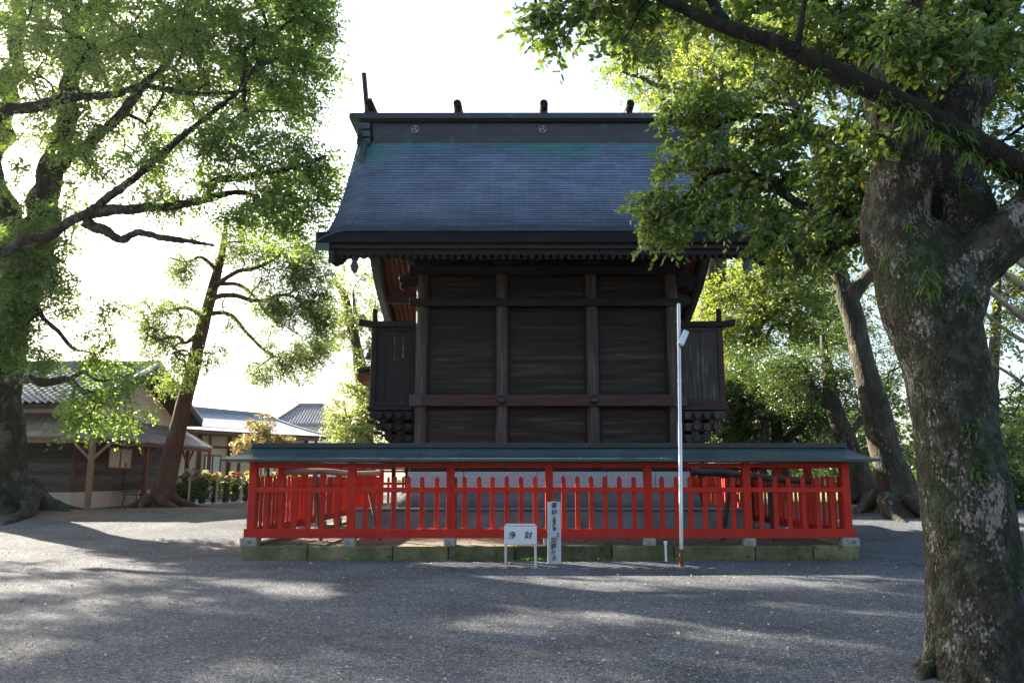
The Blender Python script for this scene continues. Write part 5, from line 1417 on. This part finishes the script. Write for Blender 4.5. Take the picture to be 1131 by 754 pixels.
# pale bare branched tree that leans in behind the big trunk
bb = P(1230, 540, 20); bb.z = gzf(bb.x, bb.y)
tree('pale_branched_tree', 'tree with pale bare slanting branches and a few golden leaves behind the nearest trunk', 'tree', 'trees round the forecourt', bb,
    [([bb, P(1226, 480, 20), P(1216, 420, 20), P(1200, 370, 20), P(1170, 335, 20)], [0.3, 0.27, 0.24, 0.2, 0.12]),
     ([P(1200, 372, 20), P(1150, 335, 19.6), P(1118, 312, 19.3), P(1090, 280, 19)], [0.11, 0.10, 0.09, 0.05]),
     ([P(1205, 390, 20), P(1150, 364, 19.6), P(1112, 340, 19.3), P(1080, 308, 19)], [0.10, 0.09, 0.075, 0.04]),
     ([P(1210, 400, 20), P(1140, 380, 19.6), P(1108, 362, 19.3), P(1078, 336, 19)], [0.07, 0.06, 0.05, 0.03]),
     ([P(1195, 350, 20), P(1150, 310, 19.6), P(1124, 288, 19.3), P(1100, 262, 19)], [0.09, 0.08, 0.07, 0.04]),
     ([P(1216, 430, 20), P(1150, 432, 19.6), P(1120, 416, 19.3), P(1080, 392, 19)], [0.06, 0.055, 0.045, 0.025]),
     ([P(1180, 340, 20), P(1150, 280, 19.6), P(1120, 255, 19.3)], [0.06, 0.05, 0.025])],
    [(1108, 380, 19.5, 30, 30, 1, 10), (1104, 300, 19.5, 30, 40, 1, 8), (1112, 330, 21, 28, 40, 1, 16), (1110, 470, 20, 24, 14, 0.8, 5), (1190, 300, 20, 60, 60, 1.5, 14)],
    M['bark_pale'], M['leaf_yellow'], 121, leaf=(0.11, 0.06), n_spray=6, per=10, spread=0.45, twig=0.01, sides=10)

# ------------------------------------------------------------------ the nearest tree
YN = 6.9
bn_ = P(1085, 742, YN); bn_.z = 0.0
near = tree('great_camphor', 'nearest giant trunk blotched with pale lichen and moss, forking overhead', 'tree', 'trees round the forecourt', bn_,
    [([bn_ - Vector((0,0,0.35)), P(1084, 725, YN), P(1078, 660, YN), P(1071, 590, YN), P(1062, 520, YN), P(1052, 450, YN), P(1038, 385, YN), P(1024, 335, YN), P(1018, 295, YN + 0.05), P(1020, 255, YN + 0.15)],
      [0.45, 0.405, 0.375, 0.36, 0.345, 0.335, 0.35, 0.40, 0.40, 0.24]),
     ([P(1022, 345, YN), P(1000, 280, YN), P(1006, 205, YN), P(1012, 140, YN + 0.1), P(1012, 70, YN + 0.2), P(1020, -30, YN + 0.4), P(1010, -160, YN + 0.6)], [0.28, 0.31, 0.27, 0.265, 0.25, 0.21, 0.12]),
     ([P(1036, 345, YN + 0.1), P(1056, 275, YN + 0.2), P(1078, 190, YN + 0.35), P(1082, 110, YN + 0.5), P(1082, 20, YN + 0.7), P(1100, -90, YN + 0.9)], [0.27, 0.27, 0.25, 0.24, 0.22, 0.14]),
     ([P(1044, 350, YN - 0.05), P(1076, 292, YN - 0.1), P(1106, 240, YN - 0.2), P(1140, 200, YN - 0.25), P(1190, 120, YN - 0.3), P(1230, 0, YN - 0.3)], [0.26, 0.23, 0.21, 0.19, 0.15, 0.08]),
     ([P(1196, 160, YN - 0.30), P(1166, 192, YN - 0.34), P(1130, 184, YN - 0.46), P(1075, 158, YN - 0.62), P(1010, 122, YN - 0.72), P(940, 88, YN - 0.75), P(870, 52, YN - 0.75), P(800, 22, YN - 0.7), P(738, -4, YN - 0.6), P(690, -22, YN - 0.5)],
      [0.14, 0.132, 0.12, 0.106, 0.093, 0.081, 0.069, 0.056, 0.043, 0.027]),
     ([P(1050, 40, YN + 0.2), P(1090, 10, YN), P(1131, -30, YN - 0.4), P(1180, -90, YN - 0.6)], [0.16, 0.14, 0.12, 0.06]),
     ([P(985, 215, YN + 0.2), P(940, 236, YN + 0.9), P(890, 228, YN + 1.3), P(840, 196, YN + 1.7), P(790, 190, YN + 2.0), P(750, 222, YN + 2.2), P(716, 240, YN + 2.3)], [0.085, 0.065, 0.05, 0.04, 0.03, 0.022, 0.01]),
     ([P(1000, 160, YN + 0.3), P(950, 150, YN + 1.0), P(890, 140, YN + 1.6), P(830, 130, YN + 2.0), P(770, 150, YN + 2.2)], [0.075, 0.055, 0.04, 0.03, 0.012]),
     ([P(985, 240, YN + 0.2), P(950, 262, YN + 0.7), P(905, 282, YN + 1.2), P(870, 270, YN + 1.5)], [0.06, 0.045, 0.03, 0.012]),
     ([P(1010, 60, YN + 0.2), P(960, 30, YN + 0.8), P(900, 10, YN + 1.2), P(830, 0, YN + 1.4)], [0.09, 0.07, 0.05, 0.02]),
     ([P(800, 22, YN - 0.7), P(770, -20, YN - 0.4), P(720, -30, YN - 0.2), P(650, -24, YN), P(590, 0, YN)], [0.05, 0.04, 0.03, 0.02, 0.01]),
     ([P(880, 58, YN - 0.8), P(886, 20, YN - 0.8), P(894, -30, YN - 0.8)], [0.03, 0.025, 0.015])],
    [(780, 200, YN + 2.0, 56, 38, 0.6, 27), (730, 226, YN + 2.2, 34, 24, 0.4, 17), (820, 222, YN + 1.9, 60, 34, 0.6, 24), (880, 200, YN + 1.4, 60, 50, 0.7, 28), (732, 254, YN + 2.2, 28, 10, 0.3, 5), (900, 262, YN + 1.2, 44, 32, 0.5, 20),
     (845, 150, YN + 1.8, 60, 40, 0.7, 30), (930, 150, YN + 0.9, 46, 60, 0.6, 20), (878, 284, YN + 1.4, 28, 14, 0.4, 6), (858, 258, YN + 1.6, 22, 20, 0.3, 9), (950, 216, YN + 0.7, 34, 50, 0.4, 22), (765, 172, YN + 2.2, 36, 20, 0.4, 11),
     (760, 130, YN + 2.1, 34, 22, 0.4, 12), (800, 100, YN + 2.0, 46, 30, 0.5, 18), (900, 60, YN + 0.9, 90, 50, 0.8, 46), (960, 40, YN + 0.8, 70, 50, 0.8, 36), (840, 20, YN + 1.0, 80, 34, 0.7, 30), (1010, 100, YN + 1.6, 60, 70, 0.7, 22), (1060, 20, YN - 0.1, 60, 34, 0.5, 16), (1100, 90, YN + 1.2, 40, 70, 0.7, 22),
     (600, 14, YN, 26, 18, 0.3, 8), (640, 8, YN, 26, 24, 0.3, 9), (690, 6, YN - 0.3, 36, 24, 0.4, 14), (620, 40, YN, 12, 14, 0.2, 3), (700, 46, YN - 0.3, 20, 12, 0.2, 4), (750, 0, YN - 0.2, 50, 24, 0.4, 14),
     (1120, 150, YN + 0.6, 30, 40, 0.5, 8), (1046, 120, YN + 1.0, 16, 70, 0.3, 14), (990, 50, YN - 0.5, 44, 34, 0.3, 13), (1060, 50, YN - 0.6, 44, 34, 0.3, 13), (968, 150, YN - 0.1, 16, 44, 0.2, 7), (1110, 40, YN - 0.5, 30, 40, 0.3, 8), (1115, 200, YN + 0.9, 30, 50, 0.4, 14), (900, -60, YN + 0.5, 260, 50, 1.2, 60), (1120, -100, YN, 160, 80, 1.5, 40), (1240, 60, YN, 60, 120, 0.8, 30)],
    M['bark_near'], M['leaf_near'], 131, leaf=(0.086, 0.054), n_spray=7, per=8, spread=0.28, droop=0.22, shape='broad', twig=0.0042, limb_mat=M['bark_limb'],
    flare=root_flare(0.05, 0.55, 5, 2.0), sides=110, rough=0.06, stems=True, trunk_n=60, up=0.55, fine=0.011, fuse=4, voxel=0.02, nrand=0.95)
roots(near, bn_, 7, 0.44, 0.55, M['bark_near'], 23)
# ferns that perch on the limb and the fork
def fern_tuft(t, c, n, L, seed):
    rng = np.random.default_rng(seed); mb = MB()
    for k in range(n):
        a = rng.uniform(0, 2 * math.pi); l = L * rng.uniform(0.6, 1.2); w = 0.0075 * rng.uniform(0.8, 1.3)
        d = Vector((math.cos(a), math.sin(a), 0)); s = Vector((-d.y, d.x, 0)); up = rng.uniform(0.1, 0.8)
        b = Vector(c) + Vector(rng.normal(size=3)) * 0.03; vs = []
        for j in range(6):
            f = j / 5
            p = b + d * l * f * 0.75 + Vector((0, 0, l * (up * f - (0.7 + up) * f * f)))
            ww = w * (math.sin(math.pi * min(1, 0.15 + f * 0.85)) ** 0.6 + 0.02)
            vs += [p - s * ww, p + s * ww]
        mb.add(vs, [(2*j, 2*j+1, 2*j+3, 2*j+2) for j in range(5)])
    mb.build('fern_tuft', M['fern'], t)
rf_ = random.Random(9)
limb_line = [(1125, 188, -0.48), (1100, 176, -0.55), (1078, 168, -0.61), (1058, 152, -0.64), (1040, 144, -0.67), (1020, 132, -0.71), (1000, 122, -0.72), (975, 108, -0.74), (950, 98, -0.75), (905, 74, -0.75), (860, 54, -0.75)]
for i, (px, py, dy) in enumerate(limb_line):
    fern_tuft(near, P(px + rf_.uniform(-6, 6), py + rf_.uniform(-2, 10), YN + dy - 0.10), 26 if i < 8 else 10, 0.165 if i < 7 else 0.10, 300 + i)
for i, (px, py, dy) in enumerate([(1030, 320, -0.48), (1022, 300, -0.5), (985, 285, -0.4), (1060, 205, -0.1), (1012, 205, -0.2), (1005, 250, -0.3), (1075, 470, -0.36), (1085, 520, -0.36), (1070, 330, -0.4)]):
    fern_tuft(near, P(px, py, YN + dy), 16, 0.15, 400 + i)
# foot of the trunk: a hollow's shade put in as a near-black lump
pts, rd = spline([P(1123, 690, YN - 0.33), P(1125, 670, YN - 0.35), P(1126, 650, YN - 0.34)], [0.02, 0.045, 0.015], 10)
MB().tube(pts, rd, 10, rough=0.3, freq=9).build('painted_hollow', M['iron'], near, smooth=True)

# low bushes
def bush(label, c, r, h, n, mat, seed, leaf=(0.12, 0.06)):
    rng = np.random.default_rng(seed)
    b = empty('bush', c, label, 'bush', 'low bushes')
    q = rng.normal(size=(n, 3)); q = unit(q) * (rng.uniform(0.2, 1, n) ** 0.4)[:, None]; q[:, 2] = np.abs(q[:, 2])
    C_ = np.array(c) + q * np.array([r, r, h])
    mb = MB()
    for p in C_[::2]:
        p = Vector(p); mb.tube([Vector(c), (Vector(c) + p) / 2 + Vector((0, 0, 0.08)), p], [0.02, 0.014, 0.006], 4, cap=False)
    mb.build('stem', M['bark_far'], b)
    pos, ld, nn, LL, WW, _, _ = sprays(rng, C_, 6, 10, 0.30, leaf[0], leaf[1], 0.0, 0.8, 0.7)
    leaf_object('foliage', mat, pos, ld, nn, LL, WW, 'kite', b)
def gp(px, Y): p = P(px, 540, Y); return Vector((p.x, Y, gzf(p.x, Y)))
bush('bright green broad leaved bush between the two leaning trunks', gp(971, 36), 0.9, 1.3, 50, M['leaf_bush'], 501, (0.2, 0.1))
bush('dark clipped bush in the shade past the bright bush', gp(990, 45), 2.2, 3.0, 90, M['leaf_dark'], 502, (0.2, 0.1))
bush('yellow tinged bush at the edge of the lawn', gp(1006, 40), 0.8, 1.5, 40, M['leaf_yellow'], 503, (0.16, 0.09))
bush('dull green bush low against the nearest trunk', gp(1122, 30), 1.2, 1.3, 50, M['leaf_dark'], 504, (0.16, 0.09))

# far belt of woodland
rng = np.random.default_rng(77)
fc = []
for a, b_, Ya, Yb, hh, n in ((-75, -22, 95, 125, 7, 120), (14, 95, 78, 110, 13, 520), (-12, 14, 88, 100, 9, 110), (-140, -60, 70, 120, 9, 160), (90, 180, 60, 110, 13, 240)):
    x = rng.uniform(a, b_, n); y = rng.uniform(Ya, Yb, n)
    top = hh * (0.65 + 0.35 * np.sin(x * 0.35) * np.sin(x * 0.13 + 1))
    fc.append(np.stack([x, y, 0.4 + top * rng.uniform(0, 1, n)], 1))
fc = np.concatenate(fc)
pos, ld, nn, LL, WW, _, _ = sprays(rng, fc, 9, 9, 2.6, 0.75, 0.42, 0.1, 0.7, 0.6)
o = leaf_object('distant_woods', M['leaf_dark'], pos, ld, nn, LL, WW, 'kite'); tag(o, 'distant belt of woodland closing the view', kind='stuff')

# ------------------------------------------------------------------ potted chrysanthemums by the hall
rc = random.Random(15)
cols = {'white': [(0.0, (0.42,0.42,0.38)), (1.0, (0.55,0.55,0.50))], 'yellow': [(0.0, (0.30,0.27,0.10)), (1.0, (0.42,0.39,0.20))],
        'pink': [(0.0, (0.25,0.14,0.18)), (1.0, (0.38,0.27,0.31))], 'crimson': [(0.0, (0.16,0.03,0.05)), (1.0, (0.25,0.06,0.09))]}
for k, c in cols.items(): M['petal_' + k] = leaf_mat(k + '_petals', c, 0.25, 0.7)
def chrys(color, seed):
    rng = np.random.default_rng(seed)
    t = empty('potted_chrysanthemum', (0, 0, 0), color + ' potted chrysanthemum in the crowded rows beside the cream hall', 'flower', 'potted chrysanthemums beside the hall')
    MB().lathe([(0.11, 0.0), (0.145, 0.26), (0.155, 0.27), (0.155, 0.30), (0.13, 0.30)], (0, 0, 0), 14).build('pot', M['pot'], t, smooth=True, auto=40)
    C_ = np.stack([rng.normal(0, 0.09, 26), rng.normal(0, 0.09, 26), rng.uniform(0.35, 1.0, 26)], 1)
    mb = MB()
    for i in range(5):
        x, y = rng.normal(0, 0.06, 2); mb.tube([Vector((x * 0.3, y * 0.3, 0.28)), Vector((x, y, 0.7)), Vector((x * 1.8, y * 1.8, 1.12))], [0.008, 0.007, 0.005], 4, cap=False)
    mb.build('stem', M['leaf_dark'], t)
    pos, ld, nn, LL, WW, _, _ = sprays(rng, C_, 4, 6, 0.13, 0.10, 0.06, 0.1, 0.7, 0.5)
    leaf_object('foliage', M['leaf_dark'], pos, ld, nn, LL, WW, 'kite', t)
    hp, hd = [], []
    for i in range(7):
        a = rng.uniform(0, 6.28); r = rng.uniform(0.02, 0.21); c = np.array([r * math.cos(a), r * math.sin(a), 1.12 + rng.uniform(-0.1, 0.07)])
        d = unit(rng.normal(size=(46, 3)) * np.array([1, 1, 0.8]) + np.array([0, 0, 0.25]))
        hp.append(np.repeat(c[None], 46, 0)); hd.append(d)
    hp = np.concatenate(hp); hd = np.concatenate(hd); N = len(hp)
    leaf_object('blossom', M['petal_' + color], hp, hd, rng.normal(size=(N, 3)), np.full(N, 0.075), np.full(N, 0.034), 'kite', t)
    return t
protos = {k: chrys(k, 600 + i) for i, k in enumerate(cols)}
used = set()
spots = []
for row in range(3):
    for i in range(15):
        f = i / 14
        x = -13.9 + 3.6 * f + rc.uniform(-0.08, 0.08) - 0.55 * row; y = 33.6 + 9.2 * f + 0.45 * row + rc.uniform(-0.06, 0.06)
        spots.append((x, y, row))
for x, y, row in spots:
    k = rc.choice(['white', 'white', 'yellow', 'pink', 'crimson', 'white', 'pink'])
    t = protos[k]
    if k in used:
        c = t.copy(); COL.objects.link(c)
        for ch in t.children:
            d = ch.copy(); COL.objects.link(d); d.parent = c
        t = c
    used.add(k)
    t.location = (x, y, gzf(x, y) + 0.12 * row - 0.01); t.rotation_euler = (0, 0, rc.uniform(0, 6.28)); s = rc.uniform(0.92, 1.12); t.scale = (s, s, s)
for i in range(7):
    f = i / 6
    x = -13.35 + 3.55 * f; y = 33.5 + 8.9 * f; z = gzf(x, y)
    o = MB().lathe([(0.045, -0.1), (0.042, 1.12), (0.02, 1.13)], (0, 0, 0), 8).build('stake', M['stake'], smooth=True, auto=40)
    o.location = (x, y, z); tag(o, 'thin pale stake standing along the front of the potted chrysanthemums', 'stake', 'stakes before the chrysanthemums')
a, b = Vector((-13.25, 32.2, 0.43)), Vector((-9.4, 42.6, 0.43))
ke = MB().bar(a + Vector((0, 0, 0.03)), b + Vector((0, 0, 0.03)), 0.18, 0.16).build('concrete_edging', M['concrete'], bev=0.01)
ground_thing(ke, (a + b) / 2); tag(ke, 'low pale concrete edging along the foot of the chrysanthemum rows', 'edging')

# ------------------------------------------------------------------ loose stuff on the gravel
rng = np.random.default_rng(5)
N = 26000
yy = 3.5 + 15.5 * rng.uniform(0, 1, N) ** 1.5
xx = rng.uniform(-1, 1, N) * (yy * 0.72 + 1)
ok = ~((np.abs(xx - 0.76) < 6.25) & (yy > 16.3))
xx, yy = xx[ok], yy[ok]; N = len(xx)
und2 = np.array([noise.noise(Vector((x * 0.45, y * 0.45, 0))) * 0.018 + noise.noise(Vector((x * 1.6, y * 1.6, 5))) * 0.006 for x, y in zip(xx, yy)])
zz = gz(xx, yy) + und2
r = rng.uniform(0.004, 0.012, N) * (1 + (rng.uniform(0, 1, N) > 0.985) * 0.9)
octa = np.array([[1,0,0],[0,1,0],[-1,0,0],[0,-1,0],[0,0,0.7],[0,0,-0.6]], float)
v = octa[None] * r[:, None, None] * rng.uniform(0.6, 1.3, (N, 6, 1))
ang = rng.uniform(0, 6.28, N); ca, sa = np.cos(ang), np.sin(ang)
vx = v[:, :, 0] * ca[:, None] - v[:, :, 1] * sa[:, None]; vy = v[:, :, 0] * sa[:, None] + v[:, :, 1] * ca[:, None]
v = np.stack([vx + xx[:, None], vy + yy[:, None], v[:, :, 2] + zz[:, None] + r[:, None] * 0.2], -1).reshape(-1, 3)
tri = np.array([0,1,4, 1,2,4, 2,3,4, 3,0,4, 1,0,5, 2,1,5, 3,2,5, 0,3,5])
loops = (np.arange(N)[:, None] * 6 + tri[None]).ravel()
me = bpy.data.meshes.new('gravel'); me.vertices.add(len(v)); me.vertices.foreach_set('co', v.astype(np.float32).ravel())
me.loops.add(len(loops)); me.loops.foreach_set('vertex_index', loops.astype(np.int32))
me.polygons.add(N * 8); me.polygons.foreach_set('loop_start', (np.arange(N * 8) * 3).astype(np.int32)); me.update(calc_edges=True)
me.materials.append(M['stones']); o = bpy.data.objects.new('gravel', me); COL.objects.link(o); tag(o, 'loose pebbles of the grey gravel forecourt', kind='stuff')

def litter(name, N, gen, seed, label):
    rng = np.random.default_rng(seed)
    x, y, z = gen(rng, N)
    pos = np.stack([x, y, z + 0.012], 1)
    a = rng.uniform(0, 6.28, N); d = np.stack([np.cos(a), np.sin(a), rng.normal(0, 0.22, N)], 1); d = unit(d)
    n = rng.normal(size=(N, 3)) * 0.35; n[:, 2] += 1
    o = leaf_object(name, M['litter'], pos, d, n, rng.uniform(0.04, 0.085, N), rng.uniform(0.022, 0.045, N), 'broad')
    tag(o, label, kind='stuff')
def gen_fore(rng, N):
    y = 4.5 + 15 * rng.uniform(0, 1, N) ** 1.3; x = rng.uniform(-1, 1, N) * (y * 0.72 + 1)
    m = (np.abs(x - 0.76) < 6.3) & (y > 16.2); y = np.where(m, y - 6, y)
    return x, y, gz(x, y) + 0.008
litter('fallen_leaves', 900, gen_fore, 91, 'scattered brown fallen leaves on the gravel')
def gen_enc(rng, N):
    y = rng.uniform(16.35, 19.9, N); x = rng.uniform(FX0, FX1, N); return x, y, np.full(N, 0.232)
litter('enclosure_leaves', 420, gen_enc, 92, 'fallen leaves on the earth inside the red fence')
def gen_roots(rng, N):
    k = rng.integers(0, 4, N); cx = np.array([-16.2, -12.0, 12.8, 10.8])[k]; cy = np.array([25.2, 27.6, 26.0, 30.0])[k]
    x = cx + rng.normal(0, 1.6, N); y = cy + rng.normal(0, 0.9, N); return x, y, gz(x, y) + 0.05
litter('root_leaves', 500, gen_roots, 93, 'fallen leaves gathered round the tree roots')

# ------------------------------------------------------------------ thin bright air
hm = bpy.data.materials.new('thin_haze'); hm.use_nodes = True
hn = hm.node_tree; hn.nodes.remove(hn.nodes['Principled BSDF'])
pv_ = hn.nodes.new('ShaderNodeVolumePrincipled'); pv_.inputs['Color'].default_value = (0.95, 0.96, 1.0, 1)
pv_.inputs['Density'].default_value = 0.00008; pv_.inputs['Anisotropy'].default_value = 0.7
hn.links.new(pv_.outputs[0], hn.nodes['Material Output'].inputs['Volume'])
hz = MB().box(-1000, 1000, -60, 1300, -1.5, 32).build('haze', hm); tag(hz, kind='stuff')

def gen_weed(rng, N):
    k = rng.integers(0, 46, N); cx = np.random.default_rng(4).uniform(-5.3, 6.8, 46)[k]; cy = 16.28 - 0.12 * np.random.default_rng(6).uniform(0, 1, 46)[k] ** 2
    return cx + rng.normal(0, 0.06, N), cy + rng.normal(0, 0.03, N)
rng = np.random.default_rng(41)
x, y = gen_weed(rng, 900)
d = rng.normal(size=(900, 3)) * 0.5; d[:, 2] = np.abs(d[:, 2]) + 0.7
o = leaf_object('weeds', M['leaf_bush'], np.stack([x, y, gz(x, y) - 0.005], 1), unit(d), rng.normal(size=(900, 3)), rng.uniform(0.03, 0.09, 900), rng.uniform(0.006, 0.014, 900), 'kite')
tag(o, 'small weeds along the foot of the mossy kerb', kind='stuff')
